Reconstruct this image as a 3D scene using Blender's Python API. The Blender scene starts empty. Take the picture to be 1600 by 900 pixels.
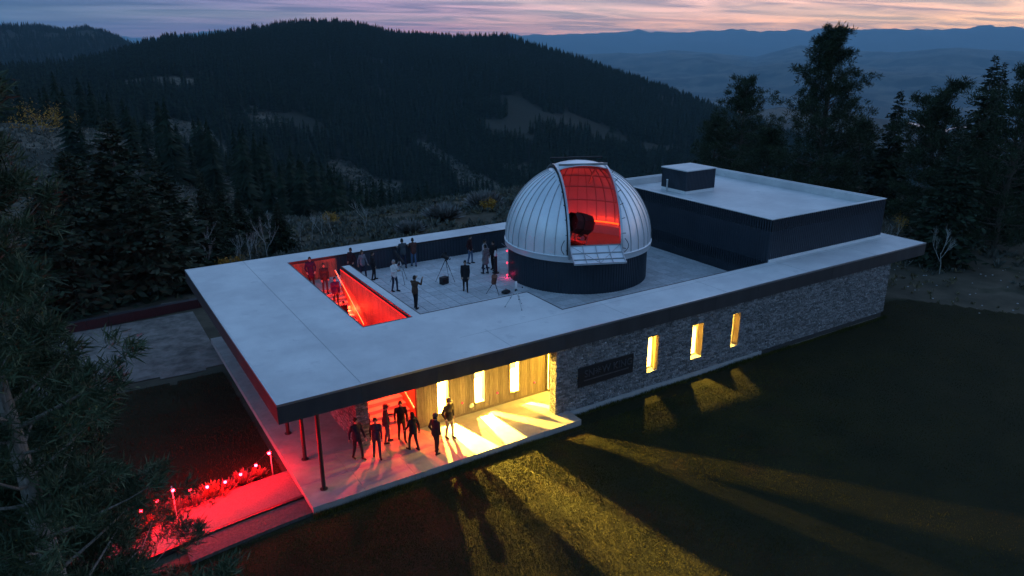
import bpy, bmesh, math, random
import numpy as np
from mathutils import Matrix, Vector
random.seed(7)
RNG = np.random.default_rng(11)
scene = bpy.context.scene
COL = scene.collection
R = math.radians

# ------------------------------------------------------------------ camera
CAM = np.array([-4.788, -22.4263, 15.0344])
def cam_axes(yaw=0.5576, pitch=0.3246, roll=-0.0036):
    f = np.array([math.sin(yaw)*math.cos(pitch), math.cos(yaw)*math.cos(pitch), -math.sin(pitch)])
    r = np.array([math.cos(yaw), -math.sin(yaw), 0.0]); u = np.cross(r, f)
    return math.cos(roll)*r+math.sin(roll)*u, -math.sin(roll)*r+math.cos(roll)*u, f
CR, CU, CF = cam_axes()
cam = bpy.data.cameras.new('camera'); cam_ob = bpy.data.objects.new('camera', cam); COL.objects.link(cam_ob)
cam_ob.matrix_world = Matrix(((CR[0], CU[0], -CF[0], CAM[0]), (CR[1], CU[1], -CF[1], CAM[1]), (CR[2], CU[2], -CF[2], CAM[2]), (0, 0, 0, 1)))
cam.sensor_width = 36; cam.lens = 1136.12*36/1600
cam.clip_start = 0.1; cam.clip_end = 90000
cam.dof.use_dof = True; cam.dof.focus_distance = 42; cam.dof.aperture_fstop = 1.6
scene.camera = cam_ob

# ------------------------------------------------------------------ sky, sun, exposure
SUN_EL, SUN_AZ = 0.6, 82.0            # the sun is just down, right of the frame
world = bpy.data.worlds.new('World'); scene.world = world; world.use_nodes = True
def build_world():
    nt = world.node_tree; N = nt.nodes; L = nt.links
    for n in list(N): N.remove(n)
    def mth(op, a, b=None, c=None, clamp=False):
        n = N.new('ShaderNodeMath'); n.operation = op; n.use_clamp = clamp
        for i, v in enumerate((a, b, c)):
            if v is None: continue
            if isinstance(v, (int, float)): n.inputs[i].default_value = v
            else: L.new(v, n.inputs[i])
        return n.outputs[0]
    def ramp(fac, stops):
        n = N.new('ShaderNodeValToRGB'); e = n.color_ramp.elements
        while len(e) < len(stops): e.new(0.5)
        for i, (p, c) in enumerate(stops):
            e[i].position = p; e[i].color = (c[0], c[1], c[2], 1)
        L.new(fac, n.inputs[0]); return n.outputs[0]
    def mix(f, a, b):
        n = N.new('ShaderNodeMix'); n.data_type = 'RGBA'
        L.new(f, n.inputs[0]); L.new(a, n.inputs[6]); L.new(b, n.inputs[7]); return n.outputs[2]
    sky = N.new('ShaderNodeTexSky'); sky.sky_type = 'NISHITA'; sky.sun_disc = False
    sky.sun_elevation = R(SUN_EL); sky.sun_rotation = R(SUN_AZ); sky.altitude = 2400; sky.ozone_density = 1.0
    sky.air_density = 1.0; sky.dust_density = 0.3
    tc = N.new('ShaderNodeTexCoord'); sep = N.new('ShaderNodeSeparateXYZ'); L.new(tc.outputs['Generated'], sep.inputs[0])
    x, y, z = sep.outputs
    elev = mth('ARCSINE', z)
    hor = mth('SQRT', mth('ADD', mth('MULTIPLY', x, x), mth('MULTIPLY', y, y)))
    # cosine of the horizontal angle to the place where the sun went down
    sa = mth('DIVIDE', mth('ADD', mth('MULTIPLY', x, math.sin(R(SUN_AZ))), mth('MULTIPLY', y, math.cos(R(SUN_AZ)))), mth('MAXIMUM', hor, 0.001))
    af = mth('ADD', mth('MULTIPLY', sa, 0.5), 0.5)
    # flat cloud deck seen edge on: long streaks
    den = mth('ADD', mth('MAXIMUM', z, 0.0), 0.035)
    cv = N.new('ShaderNodeCombineXYZ')
    L.new(mth('DIVIDE', x, den), cv.inputs[0]); L.new(mth('DIVIDE', y, den), cv.inputs[1])
    def noise(scale, detail, dist, off):
        mp = N.new('ShaderNodeMapping'); mp.inputs['Location'].default_value = (off, off*0.7, 0)
        mp.inputs['Rotation'].default_value = (0, 0, R(-22)); mp.inputs['Scale'].default_value = (1.0, 2.2, 1)
        L.new(cv.outputs[0], mp.inputs[0])
        n = N.new('ShaderNodeTexNoise'); n.inputs['Scale'].default_value = scale; n.inputs['Detail'].default_value = detail
        n.inputs['Distortion'].default_value = dist; L.new(mp.outputs[0], n.inputs['Vector']); return n.outputs[0]
    n1 = noise(0.12, 6, 0.4, 3.0); n2 = noise(0.45, 5, 0.8, 9.0)
    k = SKY_K
    base = ramp(af, [(0.0, (.040*k, .080*k, .17*k)), (0.46, (.060*k, .125*k, .27*k)), (0.62, (.14*k, .21*k, .40*k)), (0.74, (.38*k, .32*k, .55*k)), (0.86, (.78*k, .55*k, .68*k)), (1.0, (1.10*k, .74*k, .68*k))])
    low = ramp(af, [(0.0, (.05*k, .09*k, .18*k)), (0.55, (.10*k, .16*k, .30*k)), (0.68, (.85*k, .42*k, .66*k)), (0.78, (2.5*k, .90*k, .90*k)), (0.88, (4.3*k, 1.85*k, .80*k)), (1.0, (6.6*k, 3.0*k, .75*k))])
    hz = ramp(mth('MULTIPLY', elev, 1/R(6.0), clamp=True), [(0.0, (1, 1, 1)), (0.12, (.9, .9, .9)), (0.32, (.25, .25, .25)), (0.7, (0, 0, 0))])
    cl = mix(hz, base, low)
    dark = ramp(n2, [(0.38, (.50, .56, .70)), (0.52, (1, 1, 1)), (0.64, (1.38, 1.32, 1.26))])
    mulc = N.new('ShaderNodeMix'); mulc.data_type = 'RGBA'; mulc.blend_type = 'MULTIPLY'; mulc.inputs[0].default_value = 1.0
    L.new(cl, mulc.inputs[6]); L.new(dark, mulc.inputs[7])
    skb = N.new('ShaderNodeMix'); skb.data_type = 'RGBA'; skb.blend_type = 'MULTIPLY'; skb.inputs[0].default_value = 1.0
    L.new(sky.outputs[0], skb.inputs[6]); skb.inputs[7].default_value = (0.68, 1.03, 1.48, 1)
    cover = mth('MULTIPLY', ramp(mth('MULTIPLY', elev, 1/R(40.0), clamp=True), [(0, (1, 1, 1)), (0.2, (.96, .96, .96)), (0.55, (.35, .35, .35)), (1, (.12, .12, .12))]),
                mth('ADD', mth('MULTIPLY', n1, 0.3), 0.80), clamp=True)
    out = mix(cover, skb.outputs[2], mulc.outputs[2])
    bg = N.new('ShaderNodeBackground'); bg.inputs[1].default_value = 0.15
    L.new(out, bg.inputs[0])
    wo = N.new('ShaderNodeOutputWorld'); L.new(bg.outputs[0], wo.inputs[0])
EXPOSURE = 2.7
SKY_K = 1/(0.15*2**EXPOSURE)          # cloud colours below are display values at this exposure
build_world()
sun = bpy.data.lights.new('sun', 'SUN'); sun.energy = 0.012; sun.angle = R(25); sun.color = (1.0, .72, .62)
sun_ob = bpy.data.objects.new('sun', sun); COL.objects.link(sun_ob)
_sd = Vector((math.sin(R(SUN_AZ))*math.cos(R(4)), math.cos(R(SUN_AZ))*math.cos(R(4)), math.sin(R(4))))
sun_ob.rotation_euler = _sd.to_track_quat('Z', 'Y').to_euler()
vs = scene.view_settings; vs.view_transform = 'Standard'; vs.look = 'None'; vs.gamma = 1; vs.use_curve_mapping = False
vs.exposure = EXPOSURE
scene.render.engine = 'CYCLES'
cy = scene.cycles; cy.use_denoising = True; cy.max_bounces = 8; cy.diffuse_bounces = 3; cy.glossy_bounces = 3
cy.transparent_max_bounces = 12; cy.volume_bounces = 0; cy.sample_clamp_indirect = 4.0; cy.caustics_reflective = False; cy.caustics_refractive = False
cy.use_adaptive_sampling = False

# ------------------------------------------------------------------ helpers
class MB:
    """collects shapes into one mesh"""
    def __init__(s): s.v = []; s.f = []; s.m = []
    def add(s, vs, fs, m=0):
        o = len(s.v); s.v.extend([tuple(map(float, q)) for q in vs]); s.f.extend([tuple(i+o for i in q) for q in fs]); s.m.extend([m]*len(fs)); return s
    def box(s, x0, x1, y0, y1, z0, z1, m=0):
        return s.add([(x0, y0, z0), (x1, y0, z0), (x1, y1, z0), (x0, y1, z0), (x0, y0, z1), (x1, y0, z1), (x1, y1, z1), (x0, y1, z1)],
                     [(0, 3, 2, 1), (4, 5, 6, 7), (0, 1, 5, 4), (1, 2, 6, 5), (2, 3, 7, 6), (3, 0, 4, 7)], m)
    def bar(s, a, b, w, h=None, m=0, up=(0, 0, 1)):
        a = np.array(a, float); b = np.array(b, float); d = b-a; d /= np.linalg.norm(d); h = h or w
        u = np.array(up, float); sd = np.cross(d, u)
        if np.linalg.norm(sd) < 1e-4: sd = np.cross(d, (1, 0, 0))
        sd /= np.linalg.norm(sd); u = np.cross(sd, d)
        q = []
        for p in (a, b):
            for i, j in ((-1, -1), (1, -1), (1, 1), (-1, 1)): q.append(p+sd*w/2*i+u*h/2*j)
        return s.add(q, [(0, 1, 2, 3), (7, 6, 5, 4), (0, 4, 5, 1), (1, 5, 6, 2), (2, 6, 7, 3), (3, 7, 4, 0)], m)
    def tube(s, pts, rad, n=8, m=0, cap=True):
        pts = [np.array(p, float) for p in pts]
        if isinstance(rad, (int, float)): rad = [rad]*len(pts)
        rings = []
        ref = None
        for i, p in enumerate(pts):
            d = pts[min(i+1, len(pts)-1)]-pts[max(i-1, 0)]; d = d/(np.linalg.norm(d)+1e-9)
            if ref is None: ref = np.cross(d, (0, 0, 1) if abs(d[2]) < .9 else (1, 0, 0))
            ref = ref-d*np.dot(ref, d); ref /= (np.linalg.norm(ref)+1e-9); w = np.cross(d, ref)
            rings.append([p+(ref*math.cos(t)+w*math.sin(t))*rad[i] for t in [2*math.pi*k/n for k in range(n)]])
        vs = [q for r in rings for q in r]; fs = []
        for i in range(len(pts)-1):
            for k in range(n):
                fs.append((i*n+k, i*n+(k+1) % n, (i+1)*n+(k+1) % n, (i+1)*n+k))
        if cap: fs.append(tuple(range(n))[::-1]); fs.append(tuple((len(pts)-1)*n+k for k in range(n)))
        return s.add(vs, fs, m)
    def lathe(s, c, prof, n=16, m=0, a0=0, a1=2*math.pi):
        full = abs(a1-a0-2*math.pi) < 1e-6; nn = n if full else n+1
        vs = [(c[0]+r*math.cos(a0+(a1-a0)*k/n), c[1]+r*math.sin(a0+(a1-a0)*k/n), c[2]+z) for r, z in prof for k in range(nn)]
        fs = []
        for i in range(len(prof)-1):
            for k in range(n):
                k2 = (k+1) % nn
                fs.append((i*nn+k, i*nn+k2, (i+1)*nn+k2, (i+1)*nn+k))
        return s.add(vs, fs, m)
    def cells(s, us, vs_, fill, w0, w1, axes='xyz', m=0):
        """slab made of grid cells with open cells left out; one clean shell"""
        nu, nv = len(us)-1, len(vs_)-1
        def P(u, v, w):
            d = dict(zip(axes, (u, v, w))); return (d['x'], d['y'], d['z'])
        F = lambda i, j: 0 <= i < nu and 0 <= j < nv and fill(i, j)
        for i in range(nu):
            for j in range(nv):
                if not F(i, j): continue
                a, b, c, d = us[i], us[i+1], vs_[j], vs_[j+1]
                for w in (w0, w1): s.add([P(a, c, w), P(b, c, w), P(b, d, w), P(a, d, w)], [(0, 1, 2, 3)], m)
                if not F(i-1, j): s.add([P(a, c, w0), P(a, d, w0), P(a, d, w1), P(a, c, w1)], [(0, 1, 2, 3)], m)
                if not F(i+1, j): s.add([P(b, c, w0), P(b, d, w0), P(b, d, w1), P(b, c, w1)], [(0, 1, 2, 3)], m)
                if not F(i, j-1): s.add([P(a, c, w0), P(b, c, w0), P(b, c, w1), P(a, c, w1)], [(0, 1, 2, 3)], m)
                if not F(i, j+1): s.add([P(a, d, w0), P(b, d, w0), P(b, d, w1), P(a, d, w1)], [(0, 1, 2, 3)], m)
        return s
    def ball(s, c, r, n=10, m=0, k=6):
        rx, ry, rz = (r, r, r) if isinstance(r, (int, float)) else r
        vs = [(c[0], c[1], c[2]-rz)]; fs = []
        for i in range(1, k):
            t = -math.pi/2+math.pi*i/k
            for j in range(n):
                a = 2*math.pi*j/n; vs.append((c[0]+rx*math.cos(t)*math.cos(a), c[1]+ry*math.cos(t)*math.sin(a), c[2]+rz*math.sin(t)))
        vs.append((c[0], c[1], c[2]+rz)); last = len(vs)-1
        for j in range(n):
            fs.append((0, 1+(j+1) % n, 1+j)); fs.append((last, 1+(k-2)*n+j, 1+(k-2)*n+(j+1) % n))
            for i in range(k-2): fs.append((1+i*n+j, 1+i*n+(j+1) % n, 1+(i+1)*n+(j+1) % n, 1+(i+1)*n+j))
        return s.add(vs, fs, m)
    def mesh(s, name, mats, smooth=False):
        me = bpy.data.meshes.new(name); me.from_pydata(s.v, [], s.f)
        for q in (mats if isinstance(mats, (list, tuple)) else [mats]): me.materials.append(q)
        if any(s.m): me.polygons.foreach_set('material_index', s.m)
        bm = bmesh.new(); bm.from_mesh(me); bmesh.ops.recalc_face_normals(bm, faces=bm.faces); bm.to_mesh(me); bm.free()
        if smooth: me.polygons.foreach_set('use_smooth', [True]*len(me.polygons))
        me.update(); return me
    def build(s, name, mats, parent=None, smooth=False, **tags):
        return put(name, s.mesh(name, mats, smooth), parent, **tags)
def put(name, me, parent=None, loc=None, rz=0, **tags):
    o = bpy.data.objects.new(name, me); COL.objects.link(o)
    if parent is not None: o.parent = parent
    if loc is not None: o.location = loc
    if rz: o.rotation_euler = (0, 0, rz)
    for k, v in tags.items(): o[k] = v
    return o
def thing(name, label, category, loc=(0, 0, 0), rz=0, group=None):
    o = bpy.data.objects.new(name, None); COL.objects.link(o); o.location = loc; o.rotation_euler = (0, 0, rz)
    o.empty_display_size = .2; o['label'] = label; o['category'] = category
    if group: o['group'] = group
    return o
def copy_tree(o, parent=None):
    c = o.copy(); COL.objects.link(c); c.parent = parent
    for ch in o.children: copy_tree(ch, c)
    return c
def raw_mesh(name, V, F, mats, smooth=False, mi=None):
    """fast mesh from numpy: V (n,3), F (m,3) or (m,4)"""
    V = np.asarray(V, np.float32); F = np.asarray(F, np.int32); k = F.shape[1]
    me = bpy.data.meshes.new(name); me.vertices.add(len(V)); me.vertices.foreach_set('co', V.ravel())
    me.loops.add(F.size); me.loops.foreach_set('vertex_index', F.ravel())
    me.polygons.add(len(F)); me.polygons.foreach_set('loop_start', np.arange(0, F.size, k, dtype=np.int32))
    for q in (mats if isinstance(mats, (list, tuple)) else [mats]): me.materials.append(q)
    if mi is not None: me.polygons.foreach_set('material_index', np.asarray(mi, np.int32))
    if smooth: me.polygons.foreach_set('use_smooth', np.ones(len(F), bool))
    me.update(calc_edges=True); me.validate(); return me

# ------------------------------------------------------------------ materials
def mat(name, c, rough=.8, metal=0, c2=None, scale=4, detail=5, var=.25, bump=0, bscale=30, isl=0, spec=.3, stretch=None, emit=None, estr=0, trans=None, spots=None):
    """c..c2 mixed by noise in object space; isl = brightness jitter per piece"""
    m = bpy.data.materials.new(name); m.use_nodes = True; nt = m.node_tree; N = nt.nodes; L = nt.links
    b = N['Principled BSDF']; b.inputs['Roughness'].default_value = rough; b.inputs['Metallic'].default_value = metal
    b.inputs['Specular IOR Level'].default_value = spec
    tc = N.new('ShaderNodeTexCoord'); vec = tc.outputs['Object']
    if stretch:
        mp = N.new('ShaderNodeMapping'); mp.inputs['Scale'].default_value = stretch; L.new(vec, mp.inputs[0]); vec = mp.outputs[0]
    if c2 is None: c2 = tuple(x*(1-var) for x in c)
    nz = N.new('ShaderNodeTexNoise'); nz.inputs['Scale'].default_value = scale; nz.inputs['Detail'].default_value = detail; nz.inputs['Roughness'].default_value = .62
    L.new(vec, nz.inputs['Vector'])
    rp = N.new('ShaderNodeValToRGB'); rp.color_ramp.elements[0].position = .34; rp.color_ramp.elements[1].position = .66
    rp.color_ramp.elements[0].color = (*c2, 1); rp.color_ramp.elements[1].color = (*c, 1); L.new(nz.outputs[0], rp.inputs[0]); col = rp.outputs[0]
    if spots:      # (colour, scale, threshold)
        n2 = N.new('ShaderNodeTexNoise'); n2.inputs['Scale'].default_value = spots[1]; n2.inputs['Detail'].default_value = 4; L.new(vec, n2.inputs['Vector'])
        r2 = N.new('ShaderNodeValToRGB'); r2.color_ramp.elements[0].position = spots[2]; r2.color_ramp.elements[1].position = spots[2]+.08
        L.new(n2.outputs[0], r2.inputs[0]); mx = N.new('ShaderNodeMix'); mx.data_type = 'RGBA'
        L.new(r2.outputs[0], mx.inputs[0]); L.new(col, mx.inputs[6]); mx.inputs[7].default_value = (*spots[0], 1); col = mx.outputs[2]
    if isl:
        g = N.new('ShaderNodeNewGeometry'); oi = N.new('ShaderNodeObjectInfo')
        a = N.new('ShaderNodeMath'); a.operation = 'ADD'; L.new(g.outputs['Random Per Island'], a.inputs[0]); L.new(oi.outputs['Random'], a.inputs[1])
        fr = N.new('ShaderNodeMath'); fr.operation = 'FRACT'; L.new(a.outputs[0], fr.inputs[0])
        ma = N.new('ShaderNodeMath'); ma.operation = 'MULTIPLY_ADD'; L.new(fr.outputs[0], ma.inputs[0]); ma.inputs[1].default_value = 2*isl; ma.inputs[2].default_value = 1-isl
        vm = N.new('ShaderNodeVectorMath'); vm.operation = 'SCALE'; L.new(col, vm.inputs[0]); L.new(ma.outputs[0], vm.inputs['Scale']); col = vm.outputs[0]
    L.new(col, b.inputs['Base Color'])
    if bump:
        n3 = N.new('ShaderNodeTexNoise'); n3.inputs['Scale'].default_value = bscale; n3.inputs['Detail'].default_value = 6; L.new(vec, n3.inputs['Vector'])
        bp = N.new('ShaderNodeBump'); bp.inputs['Strength'].default_value = bump; bp.inputs['Distance'].default_value = .03
        L.new(n3.outputs[0], bp.inputs['Height']); L.new(bp.outputs[0], b.inputs['Normal'])
    if emit:
        b.inputs['Emission Color'].default_value = (*emit, 1); b.inputs['Emission Strength'].default_value = estr
    return m
def glow(name, c, strength):
    m = bpy.data.materials.new(name); m.use_nodes = True; b = m.node_tree.nodes['Principled BSDF']
    b.inputs['Base Color'].default_value = (*[x*.5 for x in c], 1); b.inputs['Emission Color'].default_value = (*c, 1); b.inputs['Emission Strength'].default_value = strength; return m
def glass_mat(name, tint=(1, 1, 1)):
    m = bpy.data.materials.new(name); m.use_nodes = True; nt = m.node_tree; N = nt.nodes; L = nt.links
    N.remove(N['Principled BSDF'])
    t = N.new('ShaderNodeBsdfTransparent'); t.inputs[0].default_value = (*tint, 1); g = N.new('ShaderNodeBsdfGlossy'); g.inputs['Roughness'].default_value = .03
    lw = N.new('ShaderNodeLayerWeight'); pw = N.new('ShaderNodeMath'); pw.operation = 'POWER'; pw.inputs[1].default_value = 4; L.new(lw.outputs['Facing'], pw.inputs[0])
    ma = N.new('ShaderNodeMath'); ma.operation = 'MULTIPLY_ADD'; ma.inputs[1].default_value = .45; ma.inputs[2].default_value = .03; L.new(pw.outputs[0], ma.inputs[0]); mx = N.new('ShaderNodeMixShader')
    L.new(ma.outputs[0], mx.inputs[0]); L.new(t.outputs[0], mx.inputs[1]); L.new(g.outputs[0], mx.inputs[2]); L.new(mx.outputs[0], N['Material Output'].inputs[0]); return m
M = {}
M['roof'] = mat('roof membrane', (.66, .66, .65), .6, c2=(.50, .50, .505), scale=.42, detail=10, spots=((.53, .53, .535), 1.3, .60), bump=.12, bscale=9, spec=.35)
M['roof_seam'] = mat('roof seam', (.42, .42, .43), .6, scale=3)
M['fascia'] = mat('dark steel fascia', (.050, .050, .050), .5, c2=(.030, .030, .032), scale=1.2, stretch=(1, 1, .25), spec=.35, isl=.12)
M['soffit'] = mat('soffit', (.10, .095, .09), .7)
M['clad'] = mat('navy ribbed cladding', (.024, .036, .050), .45, c2=(.018, .028, .040), scale=.9, spec=.4)
M['paver'] = mat('deck paver', (.56, .56, .57), .8, c2=(.44, .44, .45), scale=7, isl=.13, bump=.25, bscale=60)
M['concrete'] = mat('concrete', (.33, .32, .305), .85, c2=(.245, .235, .225), scale=1.6, detail=8, bump=.2, bscale=50, isl=.06)
M['concrete_light'] = mat('pale concrete', (.38, .375, .37), .85, c2=(.34, .33, .32), scale=2.4, bump=.2)
M['stone'] = mat('stacked stone', (.27, .26, .25), .85, c2=(.11, .11, .115), scale=11, detail=7, bump=.7, bscale=26, isl=.45, spots=((.60, .60, .60), 14, .64))
M['mortar'] = mat('dark mortar', (.06, .058, .056), .95)
M['wood'] = mat('grey brown boards', (.30, .235, .15), .65, c2=(.20, .15, .09), scale=5, stretch=(6, 6, .5), isl=.22, bump=.25, bscale=16)
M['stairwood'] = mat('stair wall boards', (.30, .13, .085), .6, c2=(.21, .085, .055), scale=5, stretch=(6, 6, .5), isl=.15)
M['black'] = mat('black metal', (.018, .018, .019), .45, spec=.5)
M['blackmatt'] = mat('black plastic', (.02, .02, .022), .6)
M['steel'] = mat('brushed steel', (.55, .56, .58), .35, metal=.9, var=.15)
M['white'] = mat('white paint', (.72, .72, .72), .5, var=.08)
M['inner'] = mat('interior plaster', (.34, .29, .22), .8, var=.15)
M['innerfloor'] = mat('interior floor', (.38, .33, .26), .6, var=.2)
M['glass'] = glass_mat('window glass')
M['frame'] = mat('window frame', (.16, .14, .12), .5)
M['dome'] = mat('dome aluminium', (.80, .82, .84), .34, metal=.30, c2=(.71, .735, .76), scale=1.1, detail=7, bump=.08, bscale=5, isl=.05)
M['domerib'] = mat('dome seam', (.50, .52, .54), .4, metal=.4)
M['domein'] = mat('dome inside', (.52, .50, .50), .7, var=.12)
M['gravel'] = mat('gravel', (.22, .205, .185), .95, c2=(.085, .08, .072), scale=1.4, detail=12, bump=.8, bscale=55)
M['path'] = mat('asphalt path', (.17, .165, .16), .9, c2=(.11, .11, .105), scale=20, bump=.5, bscale=80)
M['bark'] = mat('bark', (.13, .105, .085), .9, c2=(.055, .045, .036), scale=7, stretch=(3, 3, .6), bump=.6, bscale=12)
M['palebark'] = mat('pale aspen bark', (.42, .41, .38), .85, c2=(.24, .23, .21), scale=6)
M['twig'] = mat('grey twig', (.20, .19, .175), .9, var=.4, isl=.3)
M['needle'] = mat('fir needles', (.030, .046, .024), .75, c2=(.016, .026, .015), scale=2.2, isl=.45, spec=.2)
M['bark_near'] = mat('pale pine bark', (.34, .30, .26), .9, c2=(.15, .125, .10), scale=6, stretch=(3, 3, .6), bump=.6, bscale=12)
M['pine'] = mat('pine needles', (.042, .060, .028), .75, c2=(.022, .034, .018), scale=1.8, isl=.45, spec=.2)
M['forest'] = mat('far conifer', (.026, .040, .024), .85, c2=(.014, .023, .015), scale=.35, isl=.40, spec=.1)
M['sage'] = mat('sagebrush', (.13, .135, .115), .95, c2=(.07, .075, .06), scale=3, isl=.35, spec=.1)
M['drygrass'] = mat('dry bunch grass', (.20, .165, .10), .95, c2=(.11, .095, .055), scale=3, isl=.35, spec=.1)
M['yellow'] = mat('yellow autumn leaves', (.42, .23, .03), .8, c2=(.26, .13, .02), scale=3, isl=.35)
M['led_red'] = glow('red strip', (1.0, .006, .004), .35)
M['led_hot'] = glow('hot red strip', (1.0, .035, .006), 6.0)
M['bulb_red'] = glow('red bulb', (1.0, .0006, .0014), 300.0)
M['dot_red'] = glow('small red light', (1.0, .02, .045), 1.0)
M['bulb_warm'] = glow('warm bulb', (1.0, .66, .22), 20.0)
LAMP, REDK = 7600.0, 1.3
# ------------------------------------------------------------------ terrain heights (metres, patio level = 0)
OX, OY = -4.788, -22.4263
def _hash(i, j, s):
    n = (i*374761393+j*668265263+s*1442695041) & 0xffffffff
    n = ((n ^ (n >> 13))*1274126177) & 0xffffffff
    return ((n ^ (n >> 16)) & 0xffff)/65535.0
def vnoise(x, y, s=0):
    x = np.asarray(x, float); y = np.asarray(y, float)
    i = np.floor(x).astype(np.int64); j = np.floor(y).astype(np.int64); fx = x-i; fy = y-j
    fx = fx*fx*(3-2*fx); fy = fy*fy*(3-2*fy)
    return (_hash(i, j, s)*(1-fx)+_hash(i+1, j, s)*fx)*(1-fy)+(_hash(i, j+1, s)*(1-fx)+_hash(i+1, j+1, s)*fx)*fy
def fbm(x, y, o=4, s=0):
    t = 0; a = .5
    for k in range(o): t = t+a*(vnoise(x*2**k, y*2**k, s+k)-.5)*2; a *= .5
    return t
def tab(az, T):
    T = np.array(T, float); return np.interp(az, T[:, 0], T[:, 1])
# tangent of elevation of the ridges against azimuth (degrees from +y towards +x)
T_MAIN = [(-40, -.03), (-1.97, -.0228), (1.53, -.0184), (4.18, -.0106), (6.18, -.0001), (7.81, .0069), (9.43, .0091), (11.1, .0128), (13.68, .0195), (15.87, .0248), (17.65, .0272), (19.43, .0265), (20.78, .022), (23.51, .0127), (27.26, .0087), (31.54, .0085), (33.45, -.0003), (36.81, -.0179), (41.62, -.0459), (46.39, -.0733), (48.74, -.087), (53.33, -.1141), (57.7, -.134), (61.77, -.145), (67.26, -.150), (100, -.15), (180, -.1)]
T_SEC = [(-60, .01), (-1.53, .0181), (.5, .0183), (1.88, .0165), (3.18, .0207), (4.05, .016), (5.09, .007), (5.96, -.0037), (9.14, -.0298), (14, -.05), (40, -.1), (46.5, -.0976), (50.06, -.0817), (51.78, -.0755), (53.54, -.0801), (56.49, -.0832), (59.35, -.0903), (64, -.105), (90, -.11), (180, -.1)]
T_MID = [(-60, -.02), (27.2, -.0214), (36.8, -.014), (41.5, -.0141), (43.8, -.0087), (47, -.0118), (49.7, -.0164), (52.6, -.0029), (55.9, -.0074), (58.7, -.0102), (62.3, -.006), (65.8, -.01), (120, -.01)]
T_FAR = [(-60, .008), (-1.65, .007), (7.4, .0055), (8.03, .0098), (9.88, .0142), (11.53, .015), (14.48, .0106), (22.56, .0066), (32.02, .0077), (35.34, .0114), (39.12, .0111), (40.52, .0133), (41.2, .0163), (42, .0124), (44.2, .0129), (46, .0127), (48.2, .0147), (50.4, .0129), (52.1, .0134), (54.5, .0166), (56.2, .0128), (58.5, .0138), (60.4, .0113), (62.5, .0116), (63.9, .0154), (65.6, .0123), (75, .014), (120, .012)]
T_EDGE = [(-180, 60), (-30, 60), (-2, 62), (9, 61), (14, 65), (18, 70), (24, 76), (32, 85), (40, 90), (50, 97), (70, 100), (120, 70), (180, 60)]   # where the knoll breaks off
T_SPURR = [(-180, 200), (-2, 205), (9, 175), (16, 150), (22, 150), (40, 190), (70, 230), (180, 200)]
T_SPURZ = [(-180, -9), (-2, -3.2), (3, -5), (9, -14), (16, -21), (20, -26), (26, -34), (40, -44), (55, -46), (75, -52), (180, -20)]
T_VALR = [(-180, 480), (-2, 420), (10, 430), (20, 450), (34, 470), (45, 520), (75, 650), (180, 480)]
T_VALZ = [(-180, -60), (-2, -34), (9, -62), (16, -82), (22, -96), (34, -100), (45, -125), (60, -170), (80, -190), (180, -60)]
T_RIDR = [(-180, 1400), (-2, 900), (6, 1050), (15, 1300), (24, 1350), (33, 1300), (45, 1150), (60, 1250), (180, 1400)]
ZC = 15.03
def height(az, r):
    az = np.asarray(az, float); r = np.asarray(r, float); az, r = np.broadcast_arrays(az, r)
    x = OX+r*np.sin(np.radians(az)); y = OY+r*np.cos(np.radians(az))
    re = tab(az, T_EDGE); rr = tab(az, T_RIDR)
    zr = ZC+rr*tab(az, T_MAIN)-7.5
    z2 = ZC+2600*tab(az, T_SEC)-5
    rs = [np.zeros_like(r), re-14, re+6, tab(az, T_SPURR), tab(az, T_VALR), rr, rr+500, np.full_like(r, 2600), np.full_like(r, 4000), np.full_like(r, 6300), np.full_like(r, 9200), np.full_like(r, 10600), np.full_like(r, 14000), np.full_like(r, 18000), np.full_like(r, 26000), np.full_like(r, 40000)]
    zm = ZC+14000*tab(az, T_MID)
    zs = [np.full_like(r, -.30), np.full_like(r, -.45), np.full_like(r, -3.2), tab(az, T_SPURZ), tab(az, T_VALZ), zr, np.minimum(zr-60, z2+40), z2, np.full_like(r, -455), np.full_like(r, -455), zm*.45-250, zm*.5-235, zm, np.full_like(r, -380), ZC+26000*tab(az, T_FAR), np.full_like(r, -300)]
    z = np.full_like(r, -.3)
    for k in range(len(rs)-1):
        t = np.clip((r-rs[k])/np.maximum(rs[k+1]-rs[k], 1e-3), 0, 1)
        e = t*t*(3-2*t)
        if k in (4,): e = t*(1.25-.25*t)*1.0
        seg = (r >= rs[k]) & (r < rs[k+1])
        z = np.where(seg, zs[k]+(zs[k+1]-zs[k])*e, z)
    z = np.where(r >= rs[-1], -300, z)
    # relief: none on the knoll, gullies on the hill, broken ranges far off
    w1 = np.clip((r-re)/40, 0, 1)*np.clip((5200-r)/1500, 0, 1)
    wr = 1-.8*np.exp(-((r-rr)/90)**2)
    z = z+w1*wr*(fbm(x/150, y/150, 4, 3)*np.clip(r/90, 0, 14)+fbm(x/38, y/38, 3, 9)*np.clip(r/300, 0, 2.4))
    w2 = np.clip((r-6600)/1500, 0, 1)
    top = 1-.85*np.exp(-((r-14000)/700)**2)-.75*np.exp(-((r-26000)/1500)**2)
    z = z+w2*top*(fbm(x/2600, y/2600, 5, 21)*190-np.abs(fbm(x/1300, y/1300, 5, 31))*190)
    z = z+np.clip((r-24000)/1500, 0, 1)*np.clip((28500-r)/1500, 0, 1)*(fbm(x/520, y/520, 4, 41)*150)
    wn = np.clip((r-26)/10, 0, 1)*(1-w1)
    z = z+wn*fbm(x/7, y/7, 3, 5)*.10+np.clip((x-38)/6, 0, 1)*(1-w1)*(fbm(x/6, y/6, 3, 7)*.25)
    return z
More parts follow.
